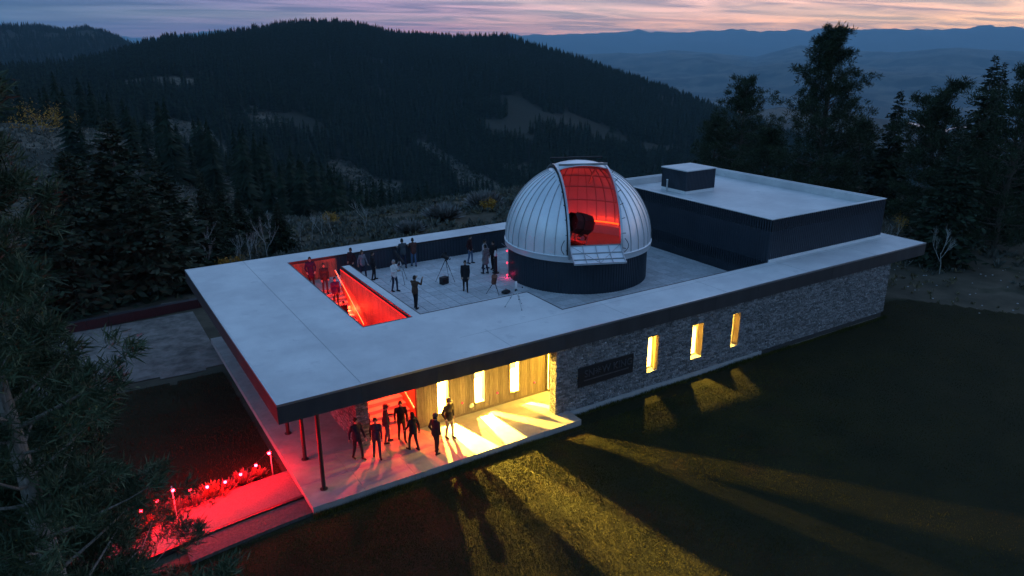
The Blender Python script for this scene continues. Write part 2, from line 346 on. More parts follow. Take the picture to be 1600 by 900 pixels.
def polar(x, y):
    dx = np.asarray(x, float)-OX; dy = np.asarray(y, float)-OY
    return np.degrees(np.arctan2(dx, dy)), np.hypot(dx, dy)
def gz(x, y): return height(*polar(x, y))
def project(x, y, z):
    d = np.stack([np.asarray(x)-CAM[0], np.asarray(y)-CAM[1], np.asarray(z)-CAM[2]], -1)
    w = d@CF; return 800+1136.12*(d@CR)/w, 450-1136.12*(d@CU)/w, w
MEADOW = [(-3.3, 178, 34, 26), (-8, 176, 30, 24), (75.6, 525.7, 26, 34), (60, 515, 20, 22), (144, 592, 16, 34), (133, 575, 18, 20), (269, 552, 11, 40), (266, 505, 12, 40), (262, 455, 14, 40), (169, 487, 18, 26), (175, 461, 17, 24), (190, 470, 14, 20), (361, 664, 9, 9), (305, 470, 18, 14), (24.8, 149, 13, 10), (35.3, 132, 13, 9), (90, 720, 70, 18), (20, 900, 60, 12), (1905, 1431, 260, 220)]
# ------------------------------------------------------------------ ground, hills, mountains, river
M['ground'] = mat('dry hilltop soil', (.10, .085, .062), .95, c2=(.045, .042, .03), scale=.45, detail=9, bump=.7, bscale=6, spots=((.03, .034, .02), .22, .55), spec=.1)
M['lawn'] = mat('lawn soil', (.022, .021, .009), .95, c2=(.012, .014, .006), scale=.5, detail=9, bump=.6, bscale=14, spec=.1)
M['hill'] = mat('hillside grass', (.13, .115, .088), .95, c2=(.07, .062, .046), scale=.05, detail=10, bump=.5, bscale=.8, spots=((.035, .04, .03), .28, .53), spec=.1)
M['valley'] = mat('valley floor', (.13, .115, .085), .95, c2=(.022, .026, .02), scale=.0022, detail=11, spots=((.012, .017, .013), .0032, .49), spec=.1)
M['mountain'] = mat('far mountain', (.05, .05, .045), .95, c2=(.014, .02, .018), scale=.0016, detail=10, spec=.1, bump=.4, bscale=.004)
def meadow_mask(x, y):
    d = np.full(np.shape(x), 9.0)
    for (mx, my, sx, sy) in MEADOW: d = np.minimum(d, np.hypot((x-mx)/sx, (y-my)/sy))
    d = d+fbm(x/16, y/16, 4, 77)*.8
    a, r = polar(x, y); near = (r < tab(a, T_VALR)-40) & (a < 24)
    return np.maximum(np.clip((1.15-d)/.3, 0, 1), np.where(near, .42, 0)+0*d)
def hill_mix(m):
    nt = m.node_tree; bs = nt.nodes['Principled BSDF']; src = bs.inputs['Base Color'].links[0].from_socket
    at = nt.nodes.new('ShaderNodeAttribute'); at.attribute_name = 'meadow'; mx = nt.nodes.new('ShaderNodeMix'); mx.data_type = 'RGBA'
    
    tc = nt.nodes.new('ShaderNodeTexCoord'); nz = nt.nodes.new('ShaderNodeTexNoise'); nz.inputs['Scale'].default_value = .09; nz.inputs['Detail'].default_value = 8; nz.inputs['Roughness'].default_value = .7; nt.links.new(tc.outputs['Object'], nz.inputs['Vector'])
    ad = nt.nodes.new('ShaderNodeMath'); ad.operation = 'ADD'; nt.links.new(at.outputs['Fac'], ad.inputs[0]); nt.links.new(nz.outputs[0], ad.inputs[1])
    rp = nt.nodes.new('ShaderNodeMapRange'); rp.inputs[1].default_value = .78; rp.inputs[2].default_value = 1.25; nt.links.new(ad.outputs[0], rp.inputs[0]); nt.links.new(rp.outputs[0], mx.inputs[0]); mx.inputs[6].default_value = (.028, .030, .022, 1); nt.links.new(src, mx.inputs[7]); nt.links.new(mx.outputs[2], bs.inputs['Base Color'])
hill_mix(M['hill'])
def sheet(name, m, azs, rs, closed, lift=0):
    A, Rr = np.meshgrid(np.array(azs), np.array(rs)); Z = height(A, Rr)+lift
    X = OX+Rr*np.sin(np.radians(A)); Y = OY+Rr*np.cos(np.radians(A)); n = len(azs); k = len(rs)
    V = np.stack([X, Y, Z], -1).reshape(-1, 3)
    i, j = np.meshgrid(np.arange(k-1), np.arange(n if closed else n-1), indexing='ij'); j2 = (j+1) % n
    F = np.stack([i*n+j, (i+1)*n+j, (i+1)*n+j2, i*n+j2], -1).reshape(-1, 4)[:, ::-1]
    me = raw_mesh(name, V, F, m, True)
    if name == 'hills':
        at = me.attributes.new('meadow', 'FLOAT', 'POINT'); at.data.foreach_set('value', meadow_mask(V[:, 0], V[:, 1]).astype(np.float32))
    return put(name, me, kind='structure')
AZS = np.concatenate([np.arange(-180, -14, 4.0), np.arange(-14, 78, .25), np.arange(78, 180, 4.0)])
R1 = np.concatenate([[.5], np.arange(4, 60, 1.6), np.arange(60, 120, 1.5)]); R2 = np.concatenate([np.arange(R1[-1], 460, 6), np.arange(460, 1500, 13), np.geomspace(1500, 6300, 40)])
R3 = np.concatenate([[R2[-1]], np.arange(6500, 14800, 150)]); R4 = np.concatenate([[R3[-1]], np.arange(15000, 24000, 800), np.arange(24000, 27000, 150), np.arange(27500, 29001, 500)])
sheet('ground', M['ground'], AZS, R1, True)
sheet('hills', M['hill'], AZS, R2, True)
AZF = np.concatenate([np.arange(-180, -14, 4.0), np.arange(-14, 78, .11), np.arange(78, 180, 4.0)])
sheet('valley', M['valley'], AZF, R3, True)
sheet('mountains', M['mountain'], AZF, R4, True)
# the river braids across the valley floor
def river():
    mb = MB(); m = mat('river water', (.25, .28, .30), .12, var=.1, spec=.8)
    for (a0, a1, r0, r1, w) in ((40, 49.5, 6150, 5550, 95), (50, 62.5, 5150, 4850, 80), (62.5, 74, 4850, 5300, 70)):
        V = []; n = 60
        for k in range(n+1):
            t = k/n; a = a0+(a1-a0)*t; r = r0+(r1-r0)*t+130*math.sin(t*17+a0)+50*math.sin(t*41); ww = w*(.35+.65*abs(math.sin(t*9.3+a0)))
            for q in (r-ww, r+ww): V.append((OX+q*math.sin(R(a)), OY+q*math.cos(R(a)), -452.0))
        mb.add(V, [(2*k, 2*k+2, 2*k+3, 2*k+1) for k in range(n)])
    mb.build('river', m, kind='structure')
river()

# ------------------------------------------------------------------ forest on the hills
def conifer_mesh(name, seed, tiers=15, pts=9, m=None):
    """6-sided tiers of drooping ragged skirts, 1 m tall, radius about .17"""
    rg = random.Random(seed); V = []; F = []
    def add(vs, fs): o = len(V); V.extend(vs); F.extend([tuple(i+o for i in q) for q in fs])
    add([(.018*math.cos(a), .018*math.sin(a), 0) for a in (0, 2.1, 4.2)]+[(0, 0, .9)], [(0, 1, 3), (1, 2, 3), (2, 0, 3)])
    for t in range(tiers):
        f = t/(tiers-1); zt = .12+.88*f; rad = (.175*(1-f)**.85+.016)*rg.uniform(.8, 1.15); drop = .085-.03*f; base = rg.random()*6
        ring = []
        for k in range(pts*2):
            a = base+math.pi*k/pts; rr = rad*(rg.uniform(.7, 1.3) if k % 2 == 0 else rg.uniform(.25, .55)); ring.append((rr*math.cos(a), rr*math.sin(a), zt-drop*(1.15 if k % 2 == 0 else .75)*rg.uniform(.8, 1.2)))
        n = len(ring); add([(rg.uniform(-.008, .008), rg.uniform(-.008, .008), min(1.0, zt+.02))]+ring, [(0, 1+k, 1+(k+1) % n) for k in range(n)])
    return raw_mesh(name, V, F, m or M['forest'])
CONI = [conifer_mesh('conifer', s) for s in (1, 2, 3)]
def forest_points():
    P = []
    for (a0, a1, r0, r1, dens) in ((-12, 60, 118, 420, 1/30), (-12, 60, 420, 700, 1/17), (-12, 60, 700, 1420, 1/20), (-12, 9, 1420, 2720, 1/85), (44, 62, 1300, 2700, 1/240), (60, 74, 130, 1300, 1/60)):
        n = int(R(a1-a0)/2*(r1*r1-r0*r0)*dens)
        a = RNG.uniform(a0, a1, n); r = np.sqrt(RNG.uniform(r0*r0, r1*r1, n))
        x = OX+r*np.sin(np.radians(a)); y = OY+r*np.cos(np.radians(a))
        keep = np.ones(n, bool)
        for (mx, my, sx, sy) in MEADOW:
            d = np.hypot((x-mx)/sx, (y-my)/sy)+fbm(x/16, y/16, 4, 77)*.8
            keep &= (d > 1) | (RNG.random(n) < .05)
        clump = fbm(x/60, y/60, 3, 51)
        keep &= clump > (-.34 if r0 >= 420 else -.22)
        keep &= r < tab(a, T_RIDR)+70 if r0 < 1400 else True
        keep &= r > tab(a, T_EDGE)+42
        sp = (r < tab(a, T_VALR)-60) & (a < 20)            # the near spur on the left is mostly open
        keep &= ~sp | (RNG.random(n) < np.where(a > 3, 1.0, .6))
        P.append(np.stack([x, y, a, r], -1)[keep])
    P = np.concatenate(P); return P
FP = forest_points()
FZ = gz(FP[:, 0], FP[:, 1])-.25
FH = RNG.uniform(6.0, 16.0, len(FP))*np.where(FP[:, 3] > 1400, 1.15, 1.0)*np.where(RNG.random(len(FP)) < .2, .65, 1)
def seen_trees():
    """the nearest trees the picture shows: tops not behind the ground or the buildings"""
    u, v, w = project(FP[:, 0], FP[:, 1], FZ+FH*.7)
    ok = (u > 5) & (u < 1595) & (v > 5) & (v < 895) & (w > 0)
    ok &= ~((u > 450) & (u < 1440) & (v > 421-.148*(u-289))) & ~((u > 785) & (u < 1120) & (v > 245)) & ~((u < 290) & (v > 215)) & ~((u > 1090) & (v > 200))
    idx = np.where(ok & (FP[:, 3] < 800))[0]; idx = idx[np.argsort(FP[idx, 3])][:2500]
    t = np.linspace(.05, .97, 48)[:, None]; X = CAM[0]+(FP[idx, 0]-CAM[0])*t; Y = CAM[1]+(FP[idx, 1]-CAM[1])*t; Z = CAM[2]+(FZ[idx]+FH[idx]*.55-CAM[2])*t
    free = ~(gz(X, Y) > Z+.3).any(0)
    return [int(k) for k in idx[free][:300]]
SEEN = seen_trees()
for q, i in enumerate(SEEN):
    o = put('conifer', CONI[i % 3], None, (FP[i, 0], FP[i, 1], FZ[i]), RNG.uniform(0, 6.28), label='dark pointed conifer among the many on the wooded slopes behind the building', category='tree', group='conifers on the wooded slopes')
    o.scale = (FH[i]*RNG.uniform(.9, 1.3),)*2+(FH[i],)
REST = np.setdiff1d(np.arange(len(FP)), np.array(SEEN, int))
def forest_object():
    me = bpy.data.meshes.new('forest'); me.vertices.add(len(REST)); me.vertices.foreach_set('co', np.stack([FP[REST, 0], FP[REST, 1], FZ[REST]], -1).astype(np.float32).ravel())
    a = me.attributes.new('tree_h', 'FLOAT', 'POINT'); a.data.foreach_set('value', FH[REST].astype(np.float32))
    me.update(); o = put('forest', me, kind='stuff', label='dense dark conifer forest covering the hills behind the building', category='forest')
    ng = bpy.data.node_groups.new('forest', 'GeometryNodeTree')
    ng.interface.new_socket('Geometry', in_out='INPUT', socket_type='NodeSocketGeometry'); ng.interface.new_socket('Geometry', in_out='OUTPUT', socket_type='NodeSocketGeometry')
    N = ng.nodes; L = ng.links; gi = N.new('NodeGroupInput'); go = N.new('NodeGroupOutput')
    srcs = []
    seen = {}
    for ob in COL.objects:
        if ob.name.startswith('conifer') and ob.data.name not in seen: seen[ob.data.name] = ob
    g2i = N.new('GeometryNodeGeometryToInstance')
    for ob in seen.values():
        oi = N.new('GeometryNodeObjectInfo'); oi.inputs['Object'].default_value = ob; oi.transform_space = 'ORIGINAL'; oi.inputs['As Instance'].default_value = True
        srcs.append(oi.outputs['Geometry'])
    jn = N.new('GeometryNodeJoinGeometry')
    for s_ in srcs: L.new(s_, jn.inputs[0])
    ip = N.new('GeometryNodeInstanceOnPoints'); ip.inputs['Pick Instance'].default_value = True
    m2p = N.new('GeometryNodeMeshToPoints'); L.new(gi.outputs[0], m2p.inputs[0]); L.new(m2p.outputs[0], ip.inputs['Points']); L.new(jn.outputs[0], ip.inputs['Instance'])
    ri = N.new('FunctionNodeRandomValue'); ri.data_type = 'INT'; ri.inputs[4].default_value = 0; ri.inputs[5].default_value = len(srcs)-1; L.new(ri.outputs[2], ip.inputs['Instance Index'])
    rv = N.new('FunctionNodeRandomValue'); rv.data_type = 'FLOAT_VECTOR'; rv.inputs[0].default_value = (-.04, -.04, 0); rv.inputs[1].default_value = (.04, .04, 6.28)
    er = N.new('FunctionNodeEulerToRotation'); L.new(rv.outputs[0], er.inputs[0]); L.new(er.outputs[0], ip.inputs['Rotation'])
    at = N.new('GeometryNodeInputNamedAttribute'); at.data_type = 'FLOAT'; at.inputs['Name'].default_value = 'tree_h'
    rs = N.new('FunctionNodeRandomValue'); rs.data_type = 'FLOAT_VECTOR'; rs.inputs[0].default_value = (1.0, 1.0, .9); rs.inputs[1].default_value = (1.5, 1.5, 1.1)
    vm = N.new('ShaderNodeVectorMath'); vm.operation = 'SCALE'; L.new(rs.outputs[0], vm.inputs[0]); L.new(at.outputs['Attribute'], vm.inputs['Scale']); L.new(vm.outputs[0], ip.inputs['Scale'])
    L.new(ip.outputs[0], go.inputs[0])
    md = o.modifiers.new('forest', 'NODES'); md.node_group = ng
forest_object()
# ------------------------------------------------------------------ haze over the valley
def haze():
    mb = MB(); mb.box(-29400, 29400, -29400, 29400, -760, 640)
    m = bpy.data.materials.new('haze'); m.use_nodes = True; nt = m.node_tree; nt.nodes.remove(nt.nodes['Principled BSDF'])
    pv = nt.nodes.new('ShaderNodeVolumePrincipled'); pv.inputs['Color'].default_value = (.42, .76, 1.0, 1); pv.inputs['Density'].default_value = HAZE; pv.inputs['Anisotropy'].default_value = 0
    nt.links.new(pv.outputs[0], nt.nodes['Material Output'].inputs['Volume'])
    mb.build('haze', m, kind='stuff')
HAZE = 6.0e-5
haze()
# ------------------------------------------------------------------ the observatory building
H, DK, ST = 3.70, 2.51, 3.01          # roof top, deck level, soffit
LX, WY = 38.25, 18.12
PX0, PX1, PY0, PY1, PZ = 27.04, 37.30, 2.36, 16.09, 6.10
SXa, SXb, SYa, SYb = 5.01, 7.22, 5.16, 16.40          # stair opening
DXa, DYa, DXs, DYs = 7.70, 5.28, 13.31, 2.38          # deck edges
B = thing('observatory_building', 'long flat-roofed stone observatory building with white roof and dark fascia', 'building')
def part(name, mb, m, parent=B, **t): return mb.build(name, m, parent, **t)
# white roof with the stair opening and the sunken deck left open
xs = [0.03, SXa, SXb, DXa, DXs, PX0, LX-.03]; ys = [.03, DYs, SYa, DYa, 14.18, SYb, WY-.03]
def roof_fill(i, j):
    x = (xs[i]+xs[i+1])/2; y = (ys[j]+ys[j+1])/2
    if SXa < x < SXb and SYa < y < SYb: return False
    if SXb < x < DXa and 14.18 < y < SYb: return False
    if DXa < x < DXs and DYa < y < SYb: return False
    if DXs < x < PX0 and DYs < y < SYb: return False
    return True
roof = part('roof', MB().cells(xs, ys, roof_fill, ST, H), M['roof'])
mb = MB()
for x in (2.98, ): mb.box(x-.012, x+.012, .05, WY-.05, H-.01, H+.006)
for x in (9.2, 15.3, 21.4, 27.5, 33.4): mb.box(x-.008, x+.008, .05, DYs-.2, H-.01, H+.004)
for x in (12.1, 18.2, 24.3): mb.box(x-.008, x+.008, SYb+.12, WY-.05, H-.01, H+.004)
mb.box(7.9, LX-.1, 1.93, 1.945, H-.01, H+.003)
part('roof_seam', mb, M['roof_seam'], roof)
mb = MB()          # folded metal drip edge round the roof and its openings
for (a, b) in (((0, 0.0), (LX, 0.0)), ((0, WY), (LX, WY))): mb.box(a[0], b[0], a[1]-.012+(0 if a[1] else .012), a[1]+.06-(.072 if a[1] else 0), H-.07, H+.014)
mb.box(-.002, .06, .0605, WY-.073, H-.07, H+.014); mb.box(LX-.06, LX+.002, .0605, WY-.073, H-.07, H+.014)
part('roof_edge', mb, M['steel'], roof)
mb = MB()
for x0, x1, y0, y1 in ((SXa-.04, SXa+.012, SYa-.04, SYb+.04), (SXa+.0125, SXb+.04, SYa-.04, SYa+.012), (SXa+.0125, DXa, SYb-.012, SYb+.04), (DXa+.0005, PX0, SYb-.012, SYb+.04),
                       (SXb-.012, SXb+.03, SYa+.0125, 14.2), (DXa-.03, DXa+.012, DYa-.04, 14.2), (DXa+.0125, DXs, DYa-.04, DYa+.012), (DXs+.0005, DXs+.05, DYs-.04, DYa-.0405), (DXs+.051, PX0, DYs-.04, DYs+.012)):
    mb.box(x0, x1, y0, y1, H-.10, H+.012)
part('opening_edge', mb, M['black'], roof)
# fascia panels, butted with thin joints
def fascia(x0, x1, y0, y1):
    MB().box(x0, x1, y0, y1, ST-.03, H-.072).build('fascia_panel', M['fascia'], B)
n = 13; w = LX/n
for k in range(n): fascia(k*w+.004, (k+1)*w-.004, 0.0, .028)
for k in range(7): fascia(0.0, .028, .03+k*(WY-.06)/7+.004, .03+(k+1)*(WY-.06)/7-.004)
for k in range(7): fascia(LX-.028, LX, .03+k*(WY-.06)/7+.004, .03+(k+1)*(WY-.06)/7-.004)
part('fascia_back', MB().box(0, LX, WY-.028, WY, ST-.03, H-.072), M['fascia'])
part('soffit', MB().cells([.04, SXa, SXb, DXs-.06, 35.0, LX-.04], [.04, DYs-.06, SYa-.02, SYb, WY-.04], lambda i, j: i in (0, 4) or j == 0 or (i < 3 and j == 1) or (i == 1 and j == 3), ST-.026, ST-.004), M['soffit'])
# deck: structural slab and pavers
part('deck_slab', MB().cells([SXb+.02, DXa, DXs, PX0], [DYs, DYa, 14.2, SYb], lambda i, j: (j == 2) or (i >= 1 and j == 1) or i >= 2, 2.30, DK-.06), M['mortar'])
DCX, DCY, DRR = 19.56, 9.58, 3.93
PAV = .61; pm = MB().box(0, PAV-.026, 0, PAV-.026, -.045, 0).mesh('paver', M['paver'])
pav = []
for i in range(33):
    for j in range(24):
        x = DXa+i*PAV; y = SYb-(j+1)*PAV
        if x+PAV > PX0+.3 or y < DYs-.3: continue
        if x < DXs-.3 and y < DYa-.3: continue
        if math.hypot(x+PAV/2-DCX, y+PAV/2-DCY) < DRR-.45: continue
        pav.append((math.hypot(x-OX, y-OY)+(60 if (x > 20.5 and y > 6) else 0), x, y))
for j in range(3): pav.append((0, SXb+.09-PAV*.2, SYb-(j+1)*PAV))
pav.sort(); mb = MB()
deck = MB().box(DXa, PX0, SYb-.02, SYb-.001, DK-.06, DK-.04).build('deck', M['mortar'], B)
for k, (d, x, y) in enumerate(pav):
    dz = random.uniform(-.004, .004)
    if k < 300: put('paver', pm, deck, (x, y, DK+dz))
    else: mb.box(x, x+PAV-.012, y, y+PAV-.012, DK-.045+dz, DK+dz)
part('pavers_far', mb, M['paver'], deck, kind='stuff')
# parapet walls round the deck, ribbed metal
def ribbed(name, a, b, z0, z1, out, m=M['clad'], step=.2, parent=B):
    """vertical ribs on a wall line a-b (2D), facing out (unit 2D)"""
    a = np.array(a, float); b = np.array(b, float); Ln = np.linalg.norm(b-a); d = (b-a)/Ln; o = np.array(out, float); n = max(1, int(round(Ln/step))); mb = MB(); s = Ln/n
    prof = []
    for k in range(n): prof += [(k*s, 0), (k*s+s*.42, 0), (k*s+s*.5, .028), (k*s+s*.92, .028)]
    prof.append((Ln, 0)); V = []
    for t, w_ in prof:
        q = a+d*t+o*w_; V += [(q[0], q[1], z0), (q[0], q[1], z1)]
    q = b-o*.05; V += [(q[0], q[1], z0), (q[0], q[1], z1)]; q = a-o*.05; V += [(q[0], q[1], z0), (q[0], q[1], z1)]
    k = len(V)//2; F = [(2*i, 2*((i+1) % k), 2*((i+1) % k)+1, 2*i+1) for i in range(k)]; F += [tuple(range(0, 2*k, 2)), tuple(range(1, 2*k, 2))]
    mb.add(V, F); return part(name, mb, m, parent)
ribbed('parapet_cladding', (DXa, SYb-.012), (PX0-.03, SYb-.012), DK-.05, H-.103, (0, -1))
# plain inner faces of the other deck sides
part('parapet_lining', MB().box(DXa+.002, DXs, DYa-.05, DYa-.001, DK-.05, ST-.002).box(DXs+.0005, DXs+.05, DYs+.05, DYa-.052, DK-.05, ST-.002).box(DXs+.052, PX0, DYs-.05, DYs-.001, DK-.05, ST-.002), M['clad'])
# ---- upper storey at the right end
up = ribbed('upper_storey', (PX0, PY0), (PX1, PY0), H+.15, PZ-.05, (0, -1), step=.17)
ribbed('cladding_panel', (PX0, PY1), (PX0, PY0+.001), DK-.05, PZ-.05, (-1, 0), step=.17, parent=up)
part('back_wall', MB().box(PX0+.051, PX1-.05, PY1-.05, PY1, DK, PZ-.05).box(PX1-.049, PX1, PY0+.06, PY1, DK, PZ-.05), M['clad'], up)
part('flashing', MB().box(PX0+.02, PX1+.012, PY0-.05, PY0-.002, H-.01, H+.149), M['white'], up)
part('upper_roof', MB().box(PX0+.30, PX1-.30, PY0+.30, PY1-.30, 5.45, 5.62), M['roof'], up)
part('upper_parapet', MB().cells([PX0, PX0+.30, PX1-.30, PX1], [PY0, PY0+.30, PY1-.30, PY1], lambda i, j: not (i == 1 and j == 1), 5.40, PZ-.048), M['roof'], up)
mb = MB().cells([PX0-.04, PX0+.10, PX1-.10, PX1+.04], [PY0-.04, PY0+.10, PY1-.10, PY1+.04], lambda i, j: not (i == 1 and j == 1), PZ-.046, PZ)
part('coping', mb, M['roof'], up)
# roof hatch box on the upper roof
bx0, bx1, by0, by1 = 29.75, 32.35, 11.45, 13.75
hb = thing('roof_plant_box', 'small dark box with white lid on the raised roof at the right', 'roof box', (bx0, by0, 5.62))
MB().box(0, bx1-bx0, 0, by1-by0, .002, .2).build('curb', M['white'], hb)
def rib_local(hb, w, d):
    for nm, a, b, o in (('side_panel', (0, d), (0, .001), (-1, 0)), ('side_panel', (.0, 0), (w, 0), (0, -1)), ('side_panel', (w, 0.001), (w, d), (1, 0)), ('side_panel', (w, d), (0, d), (0, 1))):
        ribbed(nm, a, b, .2, 1.48, o, step=.13, parent=hb)
rib_local(hb, bx1-bx0, by1-by0)
MB().box(-.06, bx1-bx0+.06, -.06, by1-by0+.06, 1.481, 1.55).build('lid', M['roof'], hb)
vp = MB().lathe((29.45, 12.9, 5.62), [(.0, .0), (.05, 0), (.05, .75), (.065, .76), (.065, .82), (0, .83)], 10).build('vent_pipe', M['white'], None, True, label='slim white vent pipe beside the dark box on the raised roof', category='vent pipe')

# ---- stone front wall with three deep windows
WX0, WX1, WYF = 11.42, 35.03, .10
WIN = [(16.50, 17.17), (19.28, 20.02), (22.0, 22.56)]; WZ0, WZ1 = .66, 2.43
us = [WX0+.06]+[q for w_ in WIN for q in w_]+[WX1-.06]
part('wall', MB().cells(us, [-.34, WZ0, WZ1, ST-.03], lambda i, j: not (j == 1 and i in (1, 3, 5)), WYF+.07, WYF+.45, 'xzy'), M['mortar'])
part('side_wall', MB().box(WX1-.45, WX1-.06, WYF+.4505, 17.2, -.34, ST-.03).box(PX0, WX1-.4505, 16.8, 17.2, -.34, ST-.03), M['mortar'])
part('foundation', MB().box(WX0, 24.4, WYF-.05, WYF+.069, -.40, -.055), M['concrete_light'])
def stone_rows(z0, z1):
    rows = []; z = z0
    while z < z1-.05:
        h = random.choice((.055, .065, .08, .095)); h = h if z+h < z1-.05 else z1-z; rows.append((z, z+h)); z += h
    return rows
def stones_for(u0, u1, rows, holes):
    out = []
    for z0, z1 in rows:
        segs = [(u0, u1)]
        for (a, b, c, d) in holes:
            if z0 < d-.01 and z1 > c+.01:
                segs = [s for (p, q) in segs for s in ((p, min(q, a)), (max(p, b), q)) if s[1]-s[0] > .05]
        for p, q in segs:
            u = p
            while u < q-.01:
                Ln = random.choice((.10, .13, .17, .22, .28, .36)); Ln = Ln if u+Ln < q-.14 else q-u; out.append((u, u+Ln, z0, z1)); u += Ln
    return out
def stone_shape(mb, u0, u1, z0, z1, P, proud, thick=.10):
    g = .007; j = lambda: random.uniform(-.006, .006); e = .012
    fr = [(u0+g+e+j(), z0+g+e+j()), (u1-g-e+j(), z0+g+e+j()), (u1-g-e+j(), z1-g-e+j()), (u0+g+e+j(), z1-g-e+j())]; bk = [(u0+g, z0+g), (u1-g, z0+g), (u1-g, z1-g), (u0+g, z1-g)]
    V = [P(u, z, proud+random.uniform(-.008, .008)) for u, z in fr]+[P(u, z, proud-.018) for u, z in bk]+[P(u, z, -thick) for u, z in bk]
    mb.add(V, [(0, 1, 2, 3)]+[(4+i, 4+(i+1) % 4, (i+1) % 4, i) for i in range(4)]+[(8+i, 8+(i+1) % 4, 4+(i+1) % 4, 4+i) for i in range(4)])
sw = MB().box(WX0+.3, WX1-.3, WYF+.055, WYF+.069, -.05, 0).build('stone_wall', M['mortar'], B)
allst = stones_for(WX0, WX1, stone_rows(-.05, WZ0)+stone_rows(WZ0, WZ1)+stone_rows(WZ1, ST-.03), [(a, b, WZ0, WZ1) for a, b in WIN])
allst.sort(key=lambda s: math.hypot(s[0]-OX, OY)*.02-(s[1]-s[0])*(s[3]-s[2])*6); rest = MB()
for k, s in enumerate(allst):
    pr = random.uniform(.0, .035); P = lambda u, z, w_: (u, WYF-w_, z)
    if k < 270: q = MB(); stone_shape(q, *s, P, pr, .066); q.build('stone', M['stone'], sw)
    else: stone_shape(rest, *s, P, pr, .066)
part('stones_far', rest, M['stone'], sw, kind='stuff')
# end of the wall at the porch
we = MB().box(WX0+.058, WX0+.0595, WYF+.1, WYF+.4, 0, .1).build('wall_end', M['mortar'], B)
for s in stones_for(WYF+.001, WYF+.45, stone_rows(0.0, ST-.03), []):
    q = MB(); stone_shape(q, *s, lambda u, z, w_: (WX0-w_, u, z), random.uniform(0, .02), .055); q.build('stone', M['stone'], we)
for a, b in WIN:
    fy = WYF+.33
    fr = MB().box(a+.001, a+.04, fy, fy+.06, WZ0+.03, WZ1-.001).box(b-.04, b-.001, fy, fy+.06, WZ0+.03, WZ1-.001).box(a+.04, b-.04, fy, fy+.06, WZ1-.04, WZ1-.001).box(a+.04, b-.04, fy, fy+.06, WZ0+.03, WZ0+.07)
    wn = part('window', fr, M['frame']); MB().box(a+.04, b-.04, fy+.025, fy+.035, WZ0+.07, WZ1-.04).build('pane', M['glass'], wn)
    MB().box(a+.002, b-.002, WYF-.03, fy-.001, WZ0+.001, WZ0+.029).build('sill', M['concrete_light'], wn)
    MB().box(a+.001, a+.02, WYF+.0, fy-.002, WZ0+.03, WZ1-.022).box(b-.02, b-.001, WYF+.0, fy-.002, WZ0+.03, WZ1-.022).box(a+.001, b-.001, WYF+.0, fy-.002, WZ1-.02, WZ1-.001).build('reveal', M['wood'], wn)
# ---- board wall at the back of the porch
BW = 2.16; BX0, BX1 = 5.95, 12.46; BWIN = [(6.87, 7.41), (8.62, 9.15), (10.40, 10.89)]; BZ0, BZ1 = .40, 2.62
us = [BX0]+[q for w_ in BWIN for q in w_]+[BX1]
bw = part('board_wall', MB().cells(us, [0, BZ0, BZ1, ST-.03], lambda i, j: not (j == 1 and i in (1, 3, 5)), BW+.025, BW+.15, 'xzy'), M['blackmatt'])
for i in range(len(us)-1):
    n = max(1, round((us[i+1]-us[i])/.115)); w = (us[i+1]-us[i])/n
    for k in range(n):
        x0 = us[i]+k*w+.004; x1 = us[i]+(k+1)*w-.004; py = BW+random.uniform(-.003, .003)
        for z0, z1 in (((.02, BZ0-.03), (BZ1+.03, ST-.035)) if i in (1, 3, 5) else ((.02, ST-.035),)):
            MB().box(x0, x1, py, BW+.026, z0, z1).build('board', M['wood'], bw)
part('baseboard', MB().box(BX0, BX1, BW-.02, BW-.005, .004, .10), M['wood'])
for a, b in BWIN:
    fr = MB().box(a, a+.03, BW-.02, BW+.24, BZ0, BZ1).box(b-.03, b, BW-.02, BW+.24, BZ0, BZ1).box(a+.03, b-.03, BW-.02, BW+.14, BZ1-.03, BZ1).box(a+.03, b-.03, BW-.02, BW+.14, BZ0, BZ0+.03)
    wn = part('window', fr, M['wood']); MB().box(a+.03, b-.03, BW+.06, BW+.07, BZ0+.03, BZ1-.03).build('pane', M['glass'], wn)
for x in (8.03, 9.77, 11.71):          # small red step lights on the boards
    t = MB().lathe((x, BW-.004, .61), [(.0, 0), (.045, 0), (.045, .02), (0, .02)], 10)
    t.v = [(v[0], BW-.004-(v[2]-.61), .61+(v[1]-BW+.004)) for v in t.v]
    o = t.build('step_light', M['black'], B)
    MB().ball((x, BW-.026, .61), .032, 8, k=6).build('bulb', M['dot_red'], o)
t = MB().lathe((0, 0, 0), [(0, 0), (.11, 0), (.11, .03), (.09, .05), (.05, .05), (.045, .03), (0, .03)], 14); t.v = [(8.46+v[0], BW-.004-v[2], .36+v[1]) for v in t.v]
part('wall_vent', t, M['steel'])
# glass door between the board wall and the stone wall
dr = part('door_frame', MB().box(12.48, 12.56, .56, .62, 0.0, 2.5).box(12.48, 12.56, 2.08, 2.14, 0, 2.5).box(12.48, 12.56, .62, 2.08, 2.44, 2.5).box(12.48, 12.56, 1.33, 1.37, .0, 2.44).box(12.48, 12.56, .62, 1.33, 0, .08).box(12.48, 12.56, 1.37, 2.08, 0, .08), M['frame'])
MB().box(12.515, 12.525, .62, 1.33, .08, 2.44).build('pane', M['glass'], dr); MB().box(12.515, 12.525, 1.37, 2.08, .08, 2.44).build('pane', M['glass'], dr)
part('door_lintel', MB().box(12.48, 12.56, .56, 2.14, 2.501, ST-.03), M['wood'])
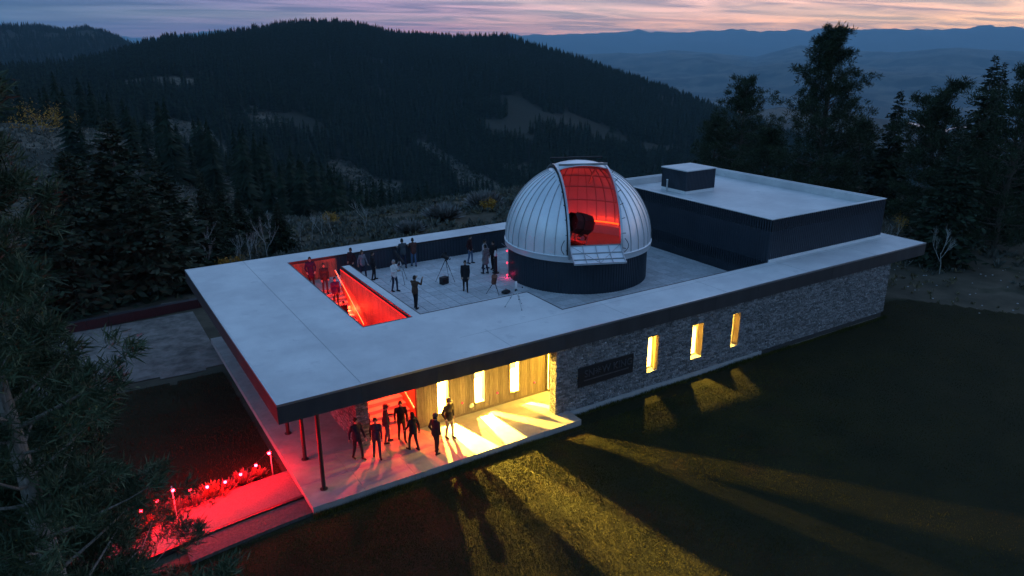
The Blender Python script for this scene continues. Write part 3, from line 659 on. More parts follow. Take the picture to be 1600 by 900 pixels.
# ---- left stone wall beside the stair entrance
lw = part('left_wall', MB().box(3.38, 3.80, 2.08, 17.2, 0, ST-.03), M['mortar'])
for s in stones_for(3.32, 3.86, stone_rows(0, ST-.03), []):
    q = MB(); stone_shape(q, *s, lambda u, z, w_: (u, 2.02-w_, z), random.uniform(0, .02), .058); q.build('stone', M['stone'], lw)
rest = MB()
for s in stones_for(2.03, 17.2, stone_rows(0, ST-.03), []):
    stone_shape(rest, *s, lambda u, z, w_: (3.32-w_, u, z), random.uniform(0, .02), .058)
part('stones_side', rest, M['stone'], lw, kind='stuff')
# ---- stair up to the deck
mb = MB(); n1 = 5
FL1 = .72
st = part('stair', MB().box(3.87, 7.19, 4.86, 10.9, FL1-.18, FL1), M['concrete'])
for k in range(n1):
    MB().box(3.90, 6.18, 3.05+k*.36, 3.05+(k+1)*.36+(.012 if k < n1-1 else .0), .003+k*FL1/n1, (k+1)*FL1/n1-.001).build('tread', M['concrete_light'], st)
n2 = 11; rise = (DK-FL1)/n2; go = 3.7/n2
for k in range(n2):
    MB().box(SXa+.03, SXb-.03, 10.902+k*go, 10.902+(k+1)*go+.02, FL1+k*rise-.05+.052, FL1+(k+1)*rise-.001).build('tread', M['concrete_light'], st)
MB().box(SXa+.01, SXb+.02, 14.63, SYb-.002, DK-.2, DK-.003).build('landing', M['concrete'], st)
def boards_on(name, x, y0, y1, z0, z1, sx, m=M['stairwood'], axis='y'):
    bk = part(name, MB().box(x+(.005 if sx < 0 else -.06), x+(.06 if sx < 0 else -.005), y0, y1, z0, z1) if axis == 'y' else MB().box(y0, y1, x+.005, x+.06, z0, z1), M['blackmatt'])
    n = round((y1-y0)/.14); w = (y1-y0)/n
    for k in range(n):
        a = y0+k*w+.004; b = y0+(k+1)*w-.004; q = random.uniform(0, .004)
        if axis == 'y': MB().box(x-.018-q if sx < 0 else x-.005, x+.0049 if sx < 0 else x+.018+q, a, b, z0+.01, z1-.01).build('board', m, bk)
        else: MB().box(a, b, x-.018-q, x+.0049, z0+.01, z1-.01).build('board', m, bk)
    return bk
boards_on('stair_wall', SXb-.062, 5.18, 14.16, 0, H-.105, -1)
part('divider_end', MB().box(SXb-.06, DXa-.03, 14.162, 14.19, DK-.05, H-.103), M['clad'])
part('divider_upper', MB().box(DXa-.02, DXa-.004, DYa, 14.178, DK-.05, ST-.001), M['stairwood'])
boards_on('stair_back_wall', SYb-.062, SXa, DXa-.02, 0, H-.105, -1, axis='x')
part('stair_left_wall', MB().box(SXa-.10, SXa-.03, 4.9, SYb+.03, FL1, ST-.005), M['stairwood'])
part('stair_side_wall', MB().box(6.20, 6.32, BW+.151, 5.158, 0, ST-.03).box(6.20, SXb-.06, 5.161, 5.176, 0, ST-.03), M['stairwood'])
def rail(pts, name='handrail', glowm=M['led_hot'], off=.035):
    r_ = part(name, MB().tube(pts, .024, 8), M['steel'], st)
    d = np.array(pts[-1])-np.array(pts[0])
    a = np.array(pts[0])+d*.01-np.array((0, 0, off)); b = np.array(pts[-1])-d*.01-np.array((0, 0, off))
    MB().bar(a, b, .022, .016).build('light_strip', glowm, r_) if False else None
    return r_, a, b
for x, y0, z0, y1, z1, side in ((SXb-.19, 10.7, FL1+.86, 14.62, DK+.92, 1), (6.10, 2.75, .66, 4.9, FL1+.9, 1)):
    rl = MB().tube([(x, y0, z0), (x, y1, z1)], .024, 8).build('handrail', M['steel'], B)
    MB().bar((x-.008, y0+.03, z0-.032), (x-.008, y1-.03, z1-.032), .03, .014).build('light_strip', M['led_hot'], rl)
    for t in (.1, .5, .9): MB().bar((x, y0+(y1-y0)*t, z0+(z1-z0)*t-.02), (x+.10, y0+(y1-y0)*t, z0+(z1-z0)*t-.08), .016).build('bracket', M['steel'], rl)
rl = MB().tube([(4.12, 2.72, .03), (4.12, 2.72, .92), (4.12, 4.9, FL1+.92)], .022, 8).build('handrail', M['black'], B)
rl = MB().tube([(SXa+.12, 10.7, FL1+.86), (SXa+.12, 14.62, DK+.92)], .024, 8).build('handrail', M['steel'], B)
MB().bar((SXa+.128, 10.73, FL1+.83), (SXa+.128, 14.6, DK+.89), .03, .014).build('light_strip', M['led_hot'], rl)
# red strip tucked under the roof edge of the stair opening and along the stair foot
MB().box(SXb-.10, SXb-.088, 5.3, 14.1, H-.15, H-.13).build('light_strip', M['led_red'], B)
MB().box(SXb-.10, SXb-.09, 7.0, 10.6, FL1+.05, FL1+.075).build('light_strip', M['led_red'], B)
# ---- posts, patio panels, floors, rooms behind the windows
for x, y in ((1.30, .05), (1.32, 2.35), (1.32, 4.65)):
    p = part('post', MB().lathe((x, y, 0), [(.075, .02), (.075, ST-.03)], 14), M['black']); MB().lathe((x, y, 0), [(0, .003), (.14, .003), (.14, .02), (.0, .02)], 14).build('base_plate', M['black'], p)
part('floor', MB().box(3.33, WX1-.3, 2.165, 16.7, -.36, -.005).box(12.13, WX1-.3, .171, 2.1645, -.36, -.005), M['innerfloor'])
part('beam_blocker', MB().box(7.76, 7.82, 2.402, 3.6, 0, 2.955), M['inner'])  # unseen panel added in the lobby to block crossing lamp beams
rm = part('room', MB().box(6.325, 12.7, 5.05, 5.16, 0, 3.0).box(12.58, 12.7, 2.3105, 5.049, 0, 2.99).box(12.57, 12.70, .551, .559, 0, 2.9), M['inner'])
MB().box(12.7, 26.3, 4.6, 4.7, 0, 2.29).box(26.2, 26.3, .56, 4.599, 0, 2.29).box(12.7, 26.2, .552, .558, 0, .01).build('back_wall', M['inner'], rm)
MB().box(6.33, 12.57, 2.315, 5.04, ST-.05, ST-.03).box(12.71, 26.19, .56, 2.32, ST-.05, ST-.03).build('ceiling', M['inner'], rm)
for x in (14.2, 18.6, 21.2, 24.0): MB().box(x, x+.9, 4.2, 4.59, .003, 1.9).box(x+.06, x+.42, 4.18, 4.199, .1, 1.8).box(x+.48, x+.84, 4.18, 4.199, .1, 1.8).build('cabinet', M['wood'], rm)
# ------------------------------------------------------------------ patio
pt = MB().box(.66, 12.05, -.80, 2.14, -.34, -.12).box(.66, 3.34, 2.141, 17.0, -.34, -.12).build('patio', M['mortar'], None, kind='structure')
def panels(x0, x1, y0, y1, nx, ny):
    for i in range(nx):
        for j in range(ny):
            a, b = x0+(x1-x0)*i/nx, x0+(x1-x0)*(i+1)/nx; c, d = y0+(y1-y0)*j/ny, y0+(y1-y0)*(j+1)/ny
            MB().box(a+.004, b-.004, c+.004, d-.004, -.26, 0).build('slab_panel', M['concrete'], pt)
panels(.62, 12.10, -.84, .66, 6, 1); panels(.62, 11.36, .66, 2.16, 6, 1); panels(11.36, 12.46, .66, 2.16, 1, 1); panels(.62, 3.33, 2.16, 17.0, 1, 8); panels(3.86, 5.95, 2.16, 3.04, 1, 1)
# ------------------------------------------------------------------ the dome on the deck
DZ, DR = 4.70, 4.08                   # sphere centre height and radius
SA = math.atan2(-.40, -.916)          # slit direction seen from above: (sin, cos)
SF = np.array([math.sin(SA), math.cos(SA), 0]); SR = np.array([math.cos(SA), -math.sin(SA), 0])
SW = 1.36
DM = thing('observatory_dome', 'silver ribbed observatory dome with open slit on a dark round drum', 'dome', (DCX, DCY, DK))
zb = DZ-DK
def drum():
    V = []; n = 150; pr = []
    for k in range(n):
        a0 = 2*math.pi*k/n; w = 2*math.pi/n
        pr += [(a0, DRR-.03), (a0+w*.45, DRR-.03), (a0+w*.5, DRR), (a0+w*.95, DRR)]
    for a, r_ in pr: V += [(r_*math.cos(a), r_*math.sin(a), .002), (r_*math.cos(a), r_*math.sin(a), 1.78)]
    k = len(pr); mb = MB(); mb.add(V, [(2*i, 2*((i+1) % k), 2*((i+1) % k)+1, 2*i+1) for i in range(k)])
    mb.build('drum', M['clad'], DM)
    MB().lathe((0, 0, 0), [(DRR-.12, .01), (DRR-.12, 1.95)], 64).build('drum_lining', M['domein'], DM)
drum()
MB().lathe((0, 0, 0), [(DRR-.12, 1.72), (DRR+.03, 1.72), (DR+.02, 1.78), (DR+.04, 1.80), (DR+.04, 2.06), (DR+.07, 2.07), (DR+.07, 2.12), (DR+.0, 2.13), (DR-.08, 2.13), (DR-.08, 1.9), (DRR-.12, 1.9)], 96).build('base_ring', M['dome'], DM, True)
MB().lathe((0, 0, 0), [(0, 1.45), (DRR-.13, 1.45)], 48).build('dome_floor', M['innerfloor'], DM)
E0, E1 = R(7), R(76)                  # slit opening: from low in front to near the top
def sph(az, el, r_): return np.array([r_*math.cos(el)*math.sin(az), r_*math.cos(el)*math.cos(az), zb+r_*math.sin(el)])
def in_band(p, w=SW): return abs(p@SR) < w
def clip(p, r_):
    """push a point of the shell out of the slit band, staying on the sphere"""
    s_ = p@SR; f = p@SF; z = p[2]-zb
    if abs(s_) >= SW or f < -1.6: return p, True
    ns = SW if s_ >= 0 else -SW
    k = math.sqrt(max(r_*r_-ns*ns, 0)/max(f*f+z*z, 1e-6)); q = SR*ns+SF*f*k; q[2] = zb+z*k; return q, False
NG = 42; gore = 2*math.pi/NG
els = [R(-1.3)]+[R(2+88*k/22) for k in range(1, 22)]+[R(89.6)]
for g in range(NG):
    V = []; keep = []; mb = MB(); na = 4
    for e in els:
        for k in range(na+1):
            a = SA+gore*(g+.5)+gore*k/na; p = sph(a, e, DR+.012*math.sin(math.pi*k/na)); q, ok = clip(p, DR); V.append(q); keep.append(ok)
    F = []
    for i in range(len(els)-1):
        for k in range(na):
            ids = (i*(na+1)+k, i*(na+1)+k+1, (i+1)*(na+1)+k+1, (i+1)*(na+1)+k)
            if any(keep[t] for t in ids):
                ctr = sum(V[t] for t in ids)/4
                sg = [V[t]@SR for t in ids]
                if min(sg) < -SW*.9 and max(sg) > SW*.9 and ctr@SF > -1.6: continue
                F.append(ids)
    if F:
        used = sorted({t for f in F for t in f}); mp = {t: i for i, t in enumerate(used)}
        mb.add([V[t] for t in used], [tuple(mp[t] for t in f) for f in F]); mb.build('gore_panel', [M['dome']], DM, True)
    # standing seam outside, angle rib inside
    run = []
    for e in els[:-2]:
        a = SA+gore*(g+.5); p = sph(a, e, DR); run.append((p, not (in_band(p, SW+.05) and p@SF > -1.6), a))
    pts = [r_ for r_ in run if r_[1]]
    if len(pts) > 3:
        def sweep(r0, r1, hw):
            q = MB(); V = []; a = pts[0][2]; t = np.array([math.cos(a), -math.sin(a), 0])
            for p, _, _ in pts:
                n_ = p-np.array([0, 0, zb]); n_ /= np.linalg.norm(n_); c = np.array([0, 0, zb])
                for rr, sd in ((r0, -1), (r1, -1), (r1, 1), (r0, 1)): V.append(c+n_*rr+t*hw*sd)
            m_ = len(pts); q.add(V, [(4*i+j, 4*i+4+j, 4*i+4+(j+1) % 4, 4*i+(j+1) % 4) for i in range(m_-1) for j in range(4)]); return q
        sweep(DR-.004, DR+.035, .013).build('seam', M['domerib'], DM)
        if pts[0][0]@SF < 1.0: sweep(DR-.06, DR-.006, .010).build('inner_rib', M['domein'], DM)
for e in (18, 32, 46, 60):            # hoops inside
    q = MB(); V = []
    for k in range(49):
        a = SA+math.pi*.42+(2*math.pi-2*math.pi*.42)*k/48
        for rr, de in ((DR-.06, -.22), (DR-.012, -.22), (DR-.012, .22), (DR-.06, .22)): V.append(sph(a, R(e+de), rr))
    q.add(V, [(4*i+j, 4*i+4+j, 4*i+4+(j+1) % 4, 4*i+(j+1) % 4) for i in range(48) for j in range(4)]); 
    q.build('hoop', M['domein'], DM)
def arch(s_, r0, r1, w, t0, t1, n=40):
    """curved beam in the plane lateral = s_, angles from the front horizon over the top"""
    q = MB(); V = []
    for k in range(n+1):
        t = t0+(t1-t0)*k/n
        for rr, sd in ((r0, -w), (r1, -w), (r1, w), (r0, w)):
            rho = math.sqrt(rr*rr-s_*s_); V.append(SF*rho*math.cos(t)+SR*(s_+sd)+np.array([0, 0, zb+rho*math.sin(t)]))
    q.add(V, [(4*i+j, 4*i+4+j, 4*i+4+(j+1) % 4, 4*i+(j+1) % 4) for i in range(n) for j in range(4)]+[(0, 1, 2, 3), tuple(4*n+j for j in (3, 2, 1, 0))]); return q
for s_ in (-SW-.02, SW+.02):
    o = arch(s_, DR-.06, DR+.20, .05, R(-3), R(142)).build('slit_arch', M['steel'], DM)
    arch(s_+(.075 if s_ > 0 else -.075), DR+.05, DR+.10, .018, R(0), R(142)).build('track', M['blackmatt'], o)
    for k in range(9): 
        t = R(4+k*11); p = SF*math.cos(t)*DR*.97+SR*(s_*1.06)+np.array([0, 0, zb+math.sin(t)*DR*.97]); p2 = SF*math.cos(t)*(DR+.07)+SR*(s_*1.14)+np.array([0, 0, zb+math.sin(t)*(DR+.07)])
        MB().bar(p, p2, .03).build('bracket', M['blackmatt'], o)
# upper shutter pushed back over the top
def shutter():
    q = MB(); V = []; n = 22; m_ = 6
    for rr in (DR+.10, DR+.15):
        for k in range(n+1):
            t = R(77)+R(62)*k/n
            for i in range(m_+1):
                s_ = -SW+.02+(2*SW-.04)*i/m_; rho = math.sqrt(rr*rr-s_*s_); V.append(SF*rho*math.cos(t)+SR*s_+np.array([0, 0, zb+rho*math.sin(t)]))
    k1 = (n+1)*(m_+1); F = []
    for o_ in (0, k1):
        for k in range(n):
            for i in range(m_): F.append(tuple(o_+z for z in (k*(m_+1)+i, k*(m_+1)+i+1, (k+1)*(m_+1)+i+1, (k+1)*(m_+1)+i)))
    for i in range(m_): F.append((i, i+1, k1+i+1, k1+i)); F.append((n*(m_+1)+i, n*(m_+1)+i+1, k1+n*(m_+1)+i+1, k1+n*(m_+1)+i))
    for k in range(n): F.append((k*(m_+1), (k+1)*(m_+1), k1+(k+1)*(m_+1), k1+k*(m_+1))); F.append((k*(m_+1)+m_, (k+1)*(m_+1)+m_, k1+(k+1)*(m_+1)+m_, k1+k*(m_+1)+m_))
    q.add(V, F); o = q.build('shutter', M['dome'], DM, True)
    t = R(100); top = [SF*math.cos(t)*(DR+.26)+SR*s_+np.array([0, 0, zb+math.sin(t)*(DR+.26)]) for s_ in (-SW-.12, SW+.12)]
    MB().bar(top[0], top[1], .09, .10).build('cross_beam', M['blackmatt'], o)
    t = R(78); top = [SF*math.cos(t)*(DR+.16)+SR*s_+np.array([0, 0, zb+math.sin(t)*(DR+.16)]) for s_ in (-SW+.02, SW-.02)]
    MB().bar(top[0], top[1], .05, .12).build('lip', M['steel'], o)
shutter()
# drop-out flap hinged at the foot of the slit, a ribbed lattice panel
def flap():
    hz_, f0 = .46, math.sqrt(DR*DR-SW*SW)+.05
    A = lambda s_, t: SR*s_+SF*(f0+t*1.2)+np.array([0, 0, zb+hz_-t*.66-.10*math.sin(t*math.pi)])
    q = MB(); n = 6; V = []
    for k in range(n+1):
        for s_ in (-SW, SW): V.append(A(s_, k/n)); 
    for k in range(n+1):
        for s_ in (-SW, SW): V.append(A(s_, k/n)-np.array([0, 0, .012]))
    b = 2*(n+1); F = [(2*k, 2*k+1, 2*k+3, 2*k+2) for k in range(n)]+[(b+2*k, b+2*k+2, b+2*k+3, b+2*k+1) for k in range(n)]+[(2*k, 2*k+2, b+2*k+2, b+2*k) for k in range(n)]+[(2*k+1, b+2*k+1, b+2*k+3, 2*k+3) for k in range(n)]+[(0, b, b+1, 1), (2*n, 2*n+1, b+2*n+1, b+2*n)]
    q.add(V, F); o = q.build('drop_flap', M['dome'], DM)
    up_ = np.array([0, 0, .045])
    for s_ in (-SW+.02, -SW*.5, 0, SW*.5, SW-.02):
        r_ = MB()
        for k in range(n): r_.bar(A(s_, k/n)+up_*.6, A(s_, (k+1)/n)+up_*.6, .04 if abs(s_) > 1 else .022, .07 if abs(s_) > 1 else .045)
        r_.build('rail', M['steel'], o)
    for t in (.02, .35, .68, .985): MB().bar(A(-SW+.03, t)+up_*.7, A(SW-.03, t)+up_*.7, .03, .05).build('rail', M['steel'], o)
    for s0, s1 in ((-SW, 0), (SW, 0)): MB().bar(A(s0*.97, .03)+up_*1.1, A(s1, .97)+up_*1.1, .018, .02).build('brace', M['domerib'], o)
    return o
flap()
MB().box(-SW, SW, -.03, .03, 0, .36).build('slit_sill', M['dome'], DM)
DM.children[-1].location = SF*(math.sqrt(DR*DR-SW*SW)+.0)+np.array([0, 0, 2.13]); DM.children[-1].rotation_euler = (0, 0, math.atan2(-SR[1], SR[0])*-1)
# cables looping down the outside
for s_, t in ((-1, .0), (1, .0)):
    base = SF*3.62+SR*(SW+.22)*s_+np.array([0, 0, zb]); pts = []
    for k in range(9):
        a = math.pi*k/8; pts.append(base+SF*(.18+.12*math.sin(a))+SR*s_*(.02+.18*math.sin(a))+np.array([0, 0, .0+.75*(1-k/8)]))
    MB().tube(pts, .018, 6).build('cable', M['blackmatt'], DM, True)
# red light band round the inner wall
q = MB(); V = []
for k in range(41):
    a = SA+math.pi-R(78)+R(156)*k/40
    for rr, z in ((3.72, 2.16), (3.75, 2.16), (3.75, 2.24), (3.72, 2.24)): V.append((rr*math.sin(a), rr*math.cos(a), z))
q.add(V, [(4*i+j, 4*i+4+j, 4*i+4+(j+1) % 4, 4*i+(j+1) % 4) for i in range(40) for j in range(4)]); q.build('light_strip', glow('dome strip', (1.0, .030, .004), 1.1), DM)
def red_lamp(parent, loc, watts, rad=.12, col=(1, .003, .004)):
    l = bpy.data.lights.new('red_light', 'POINT'); l.energy = watts; l.color = col; l.shadow_soft_size = rad
    o = bpy.data.objects.new('red_light', l); COL.objects.link(o); o.parent = parent; o.location = loc; return o
for a in (-70, 70): red_lamp(DM, (3.2*math.sin(SA+R(a)), 3.2*math.cos(SA+R(a)), 2.3), 3.3, .2)
red_lamp(DM, (SF*-1.5+np.array([0, 0, 1.9])), 3.2, .2)
# ---- telescope
def telescope():
    t = thing('telescope', 'large black telescope on a fork mount inside the open dome', 'telescope', (DCX, DCY, DK+1.45))
    fwd = np.array([-.92, -.02, .22]); fwd /= np.linalg.norm(fwd); side = np.cross(fwd, (0, 0, 1)); side /= np.linalg.norm(side); up_ = np.cross(side, fwd)
    MB().lathe((-.5, -.5, 0), [(0, .002), (.55, .002), (.55, .08), (.34, .12), (.30, .28), (.42, .32), (.42, .37), (0, .37)], 20).build('pier', M['black'], t, True)
    c = np.array([-.78, -.62, .98]) ; L_ = 1.05
    def ringtube(r0, a, b, n=24): return MB().tube([c+fwd*a, c+fwd*b], r0, n)
    tb = MB(); 
    def loft(prof, n=8):
        V = []; F = []
        for k, (d, r_) in enumerate(prof):
            for j in range(n): V.append(c+fwd*d+(side*math.cos(2*math.pi*(j+.5)/n)+up_*math.sin(2*math.pi*(j+.5)/n))*r_)
        for k in range(len(prof)-1):
            for j in range(n): F.append((k*n+j, k*n+(j+1) % n, (k+1)*n+(j+1) % n, (k+1)*n+j))
        return MB().add(V, F)
    loft([(-.62, .02), (-.62, .54), (-.5, .58), (-.2, .58), (-.2, .62), (.15, .62), (.15, .57), (.62, .57), (.62, .53), (.3, .52), (.3, .02)]).build('tube', M['black'], t)
    loft([(.60, .57), (.60, .62), (.68, .62), (.68, .54), (.60, .54)]).build('front_ring', M['black'], t)
    loft([(-.62, .57), (-.62, .62), (-.54, .62), (-.54, .57)]).build('rear_ring', M['steel'], t)
    for s_ in (-1, 1):
        a = side*.74*s_; MB().bar(np.array([0, 0, .7])+a*1.0, c+a*1.0+np.array([0, 0, .12]), .20, .12, up=fwd).build('fork_arm', M['black'], t)
        MB().tube([c+a*.72, c+a*1.15], .15, 14).build('trunnion', M['steel'], t)
    MB().bar(np.array([-.5, -.5, .44])-side*.7, np.array([-.5, -.5, .44])+side*.7, .34, .14).build('fork_base', M['black'], t)
    f = MB().tube([c+up_*.72-fwd*.55, c+up_*.72+fwd*.35], .065, 12).build('finder_scope', M['white'], t, True)
    MB().bar(c+up_*.58-fwd*.3, c+up_*.70-fwd*.3, .04).build('bracket', M['black'], f)
    MB().box(-.18, .18, -.12, .12, -.16, .16).build('camera_box', M['black'], t); t.children[-1].location = c-fwd*.80
    pn = MB().bar(c+side*.645-fwd*.45, c+side*.645-fwd*.05, .03, .22, up=up_).build('control_panel', M['white'], t)
telescope()
# ------------------------------------------------------------------ lamps
def warm_lamp(loc, watts, label, rad=.035, col=(1.0, .62, .08)):
    """ceiling fitting: canopy, collar and bulb, the light just below the bulb"""
    t = thing('ceiling_lamp', label, 'lamp', loc); top = (ST-.052 if loc[1] < 2.35 or loc[0] < 12.6 else 2.298)-loc[2]
    MB().lathe((0, 0, 0), [(0, top), (.10, top), (.10, top-.02), (.03, top-.03), (.03, .09), (0, .09)], 16).build('canopy', M['black'], t, True)
    MB().ball((0, 0, .07), .03, 10).build('bulb', M['bulb_warm'], t, True)
    l = bpy.data.lights.new('lamp_light', 'POINT'); l.energy = watts; l.color = col; l.shadow_soft_size = rad
    o = bpy.data.objects.new('lamp_light', l); COL.objects.link(o); o.parent = t; o.location = (0, 0, 0)
warm_lamp((7.62, 4.15, 2.78), LAMP*.5, 'warm ceiling lamp inside the lobby behind the leftmost slot window')
warm_lamp((8.9, 4.85, 2.78), LAMP*1.5, 'warm ceiling lamp inside the lobby behind the middle slot window')
warm_lamp((6.84, 4.45, 2.78), LAMP*1.7, 'warm ceiling lamp at the left end of the lobby beside the stair wall')
warm_lamp((9.75, 4.9, 2.78), LAMP*.35, 'warm ceiling lamp inside the lobby between the middle and right slot windows')
warm_lamp((14.6, 1.35, 2.78), LAMP*.08, 'warm ceiling lamp inside the glass door beside the stone wall')
warm_lamp((17.35, 1.0, 2.80), LAMP*.05, 'warm ceiling lamp just inside the stone wall window nearest the sign')
warm_lamp((19.95, .98, 2.80), LAMP*.07, 'warm ceiling lamp just inside the middle stone wall window')
warm_lamp((22.75, 1.0, 2.80), LAMP*.04, 'warm ceiling lamp just inside the stone wall window farthest from the sign')
def downlight(loc, watts, label):
    t = thing('downlight', label, 'lamp', loc); MB().lathe((0, 0, 0), [(0, .0), (.09, .0), (.09, -.05), (.075, -.05), (.07, -.01), (0, -.01)], 16).build('housing', M['black'], t, True)
    MB().lathe((0, 0, 0), [(0, -.014), (.06, -.014)], 12).build('lens', M['bulb_warm'], t)
    l = bpy.data.lights.new('lamp_light', 'SPOT'); l.energy = watts; l.color = (1.0, .66, .16); l.spot_size = R(98); l.spot_blend = .25; l.shadow_soft_size = .05
    o = bpy.data.objects.new('lamp_light', l); COL.objects.link(o); o.parent = t; o.location = (0, 0, -.06)
for x, w_ in ((18.7, 'nearest the sign'), (21.6, 'in the middle'), (24.5, 'farthest from the sign')): downlight((x, 2.85, 2.295), LAMP*.12, 'recessed ceiling light behind the stone wall window '+w_)
# red light in the stairwell comes from the strips under the handrails and from bare point lights added to redden walls, treads and porch
for x, y, z, w in ((5.2, 3.5, 2.85, 270), (5.15, 4.9, 2.6, 50), (5.6, 8.2, 2.2, 14), (5.2, 11.0, 2.2, 12), (6.85, 12.6, 1.75, 40), (5.30, 13.2, 2.45, 9)):
    red_lamp(B, (x, y, z), w*REDK, .10, (1, .035, .010) if w > 30 else (1, .004, .004))
# ------------------------------------------------------------------ lawn, yard, path
def patch(name, m, inside, x0, x1, y0, y1, step, lift, kind='structure'):
    nx = int((x1-x0)/step); ny = int((y1-y0)/step)
    X, Y = np.meshgrid(x0+np.arange(nx+1)*step, y0+np.arange(ny+1)*step); Z = gz(X, Y)+lift
    V = np.stack([X, Y, Z], -1).reshape(-1, 3); i, j = np.meshgrid(np.arange(ny), np.arange(nx), indexing='ij')
    cx = x0+(j+.5)*step; cy_ = y0+(i+.5)*step; ok = inside(cx, cy_).ravel()
    F = np.stack([i*(nx+1)+j, i*(nx+1)+j+1, (i+1)*(nx+1)+j+1, (i+1)*(nx+1)+j], -1).reshape(-1, 4)[ok]
    used = np.unique(F); mp = np.zeros(len(V), int); mp[used] = np.arange(len(used))
    return put(name, raw_mesh(name, V[used], mp[F], m, True), kind=kind)
def in_lawn(x, y):
    wob = fbm(x/2.5, y/2.5, 3, 61)*.9
    front = (y < np.where(x < 12.1, -.95, .0)) & (x < 35.2) & (y > -20)
    right = (x >= 35.2) & (y < 1.3-np.maximum(x-39, 0)*1.5+wob*1.2) & (y > -20) & (x < 50)
    left = (x < .55) & (y > 2.5) & (y < 13.6+wob) & (x > -16)
    low = (x < .5) & (y < -1.0) & (x > -16)
    return front | right | left | (low & (y > -20))
patch('lawn', M['lawn'], in_lawn, -16, 50, -20, 15, .35, .03)
patch('gravel_yard', M['gravel'], lambda x, y: (x < .6+0*y) & (y > 14.2+fbm(x/2, y/2, 3, 66)*.7) & (y < 23.2) & (x > -14), -14, 3, 13, 24, .3, .035)
def blades(name, n, region, hgt, wid, m, seed, lean=.5, lift=.02, label=None, cat_=None):
    rg = np.random.default_rng(seed); x, y = region(rg, n); ok = in_lawn(x, y) if name == 'grass' else np.ones(len(x), bool); x = x[ok]; y = y[ok]; n = len(x)
    z = gz(x, y)+lift; a = rg.uniform(0, 6.28, n); h = hgt*rg.uniform(.55, 1.3, n)*(1+.5*fbm(x/1.3, y/1.3, 3, 13)); w = wid*rg.uniform(.7, 1.3, n); b = rg.uniform(0, 6.28, n); ln = lean*rg.random(n)*h
    p0 = np.stack([x-np.cos(a)*w, y-np.sin(a)*w, z], -1); p1 = np.stack([x+np.cos(a)*w, y+np.sin(a)*w, z], -1); p2 = np.stack([x+np.cos(b)*ln, y+np.sin(b)*ln, z+h], -1)
    V = np.stack([p0, p1, p2], 1).reshape(-1, 3); F = np.arange(3*n).reshape(-1, 3)
    o = put(name, raw_mesh(name, V, F, m), kind='stuff')
    if label: o['label'] = label; o['category'] = cat_
    return o
M['grass'] = mat('grass', (.098, .086, .018), .85, c2=(.026, .034, .010), scale=.30, detail=11, isl=.45, spec=.15, spots=((.085, .060, .022), .55, .58))
def lawn_region(rg, n):
    k = int(n*.55); x = np.concatenate([rg.normal(10, 8, k), rg.uniform(-8, 50, n-k)]); y = np.concatenate([-.9-np.abs(rg.normal(0, 5.5, k)), rg.uniform(-18.5, 3, n-k)]); return x, y
blades('grass', 420000, lawn_region, .055, .009, M['grass'], 5, .8, label='short dark lawn grass in front of the building', cat_='grass')
M['grass_l'] = mat('rough grass', (.03, .034, .01), .9, c2=(.012, .016, .006), scale=.6, isl=.4)
blades('grass', 26000, lambda rg, n: (rg.uniform(-12, .5, n), rg.uniform(2.5, 14.5, n)), .10, .012, M['grass_l'], 6, .8, label='rough dark grass left of the porch', cat_='grass')
def fringe(rg, n):
    x = np.concatenate([rg.uniform(12.2, 35.2, n//2), rg.uniform(.6, 12.1, n-n//2)]); y = np.where(np.arange(n) < n//2, .02-np.abs(rg.normal(0, .10, n)), -.90-np.abs(rg.normal(0, .07, n))); return x, y
blades('uncut_grass', 15000, fringe, .15, .010, M['grass'], 8, .7, label='longer uncut grass along the foot of the stone wall and porch', cat_='grass')
# fallen leaves and pale stones scattered on the lawn's far right edge
mb = MB()
for k in range(70):
    x = random.uniform(39, 52); y = random.uniform(-4, 6); s_ = random.uniform(.02, .08)
    if in_lawn(np.array([x]), np.array([y]))[0] and random.random() < .7: continue
    mb.ball((x, y, float(gz(x, y))+s_*.2), (s_, s_*.8, s_*.5), 6, k=4)
mb.build('scattered_stones', M['concrete_light'], None, kind='stuff')
# path from the porch out to the left, with its kerb and gravel strip
def ribbon(mb, c, w0, w1, z0, z1):
    V = []
    for x, y, dy in c: V += [(x, y+w0, z0), (x, y+w0, z1), (x, y+w1, z1), (x, y+w1, z0)]
    n = len(c); F = [(4*i+j, 4*i+4+j, 4*i+4+(j+1) % 4, 4*i+(j+1) % 4) for i in range(n-1) for j in range(4)]+[(0, 1, 2, 3), (4*n-4, 4*n-1, 4*n-2, 4*n-3)]
    return mb.add(V, F)
pc = [(.61-.5*k, 1.30-.075*.5*k-.0045*k*k*.6, 0) for k in range(22)]
ribbon(MB(), pc, -.90, 1.02, -.33, -.235).build('path', M['path'], None, kind='structure')
ribbon(MB(), pc, -1.08, -.95, -.34, -.16).build('kerb', M['black'], None, kind='structure')
ribbon(MB(), [(x, y, 0) for x, y, _ in pc[:9]], -2.08, -1.10, -.34, -.215).build('gravel_strip', mat('strip gravel', (.10, .095, .09), .95, c2=(.05, .048, .045), scale=9, bump=.8, bscale=40), None, kind='structure')
# low dark wall along the yard and the pale verge behind it
wl = thing('yard_wall', 'low dark retaining wall along the gravel yard at the left', 'wall', (0, 0, 0))
for k in range(9):
    x0 = -8.6+k*1.22; y0 = 23.35+.10*(k-4); MB().box(0, 1.21, 0, .42, -.45, .12).build('wall_block', M['blackmatt'], wl); wl.children[-1].location = (x0, y0, 0); wl.children[-1].rotation_euler = (0, 0, math.atan2(.10, 1.22))
patch('verge', M['gravel'], lambda x, y: (y > 24.25+.08*x) & (y < 25.6+.08*x+fbm(x, y, 2, 5)*.4), -10, 3, 23, 27, .25, .05)
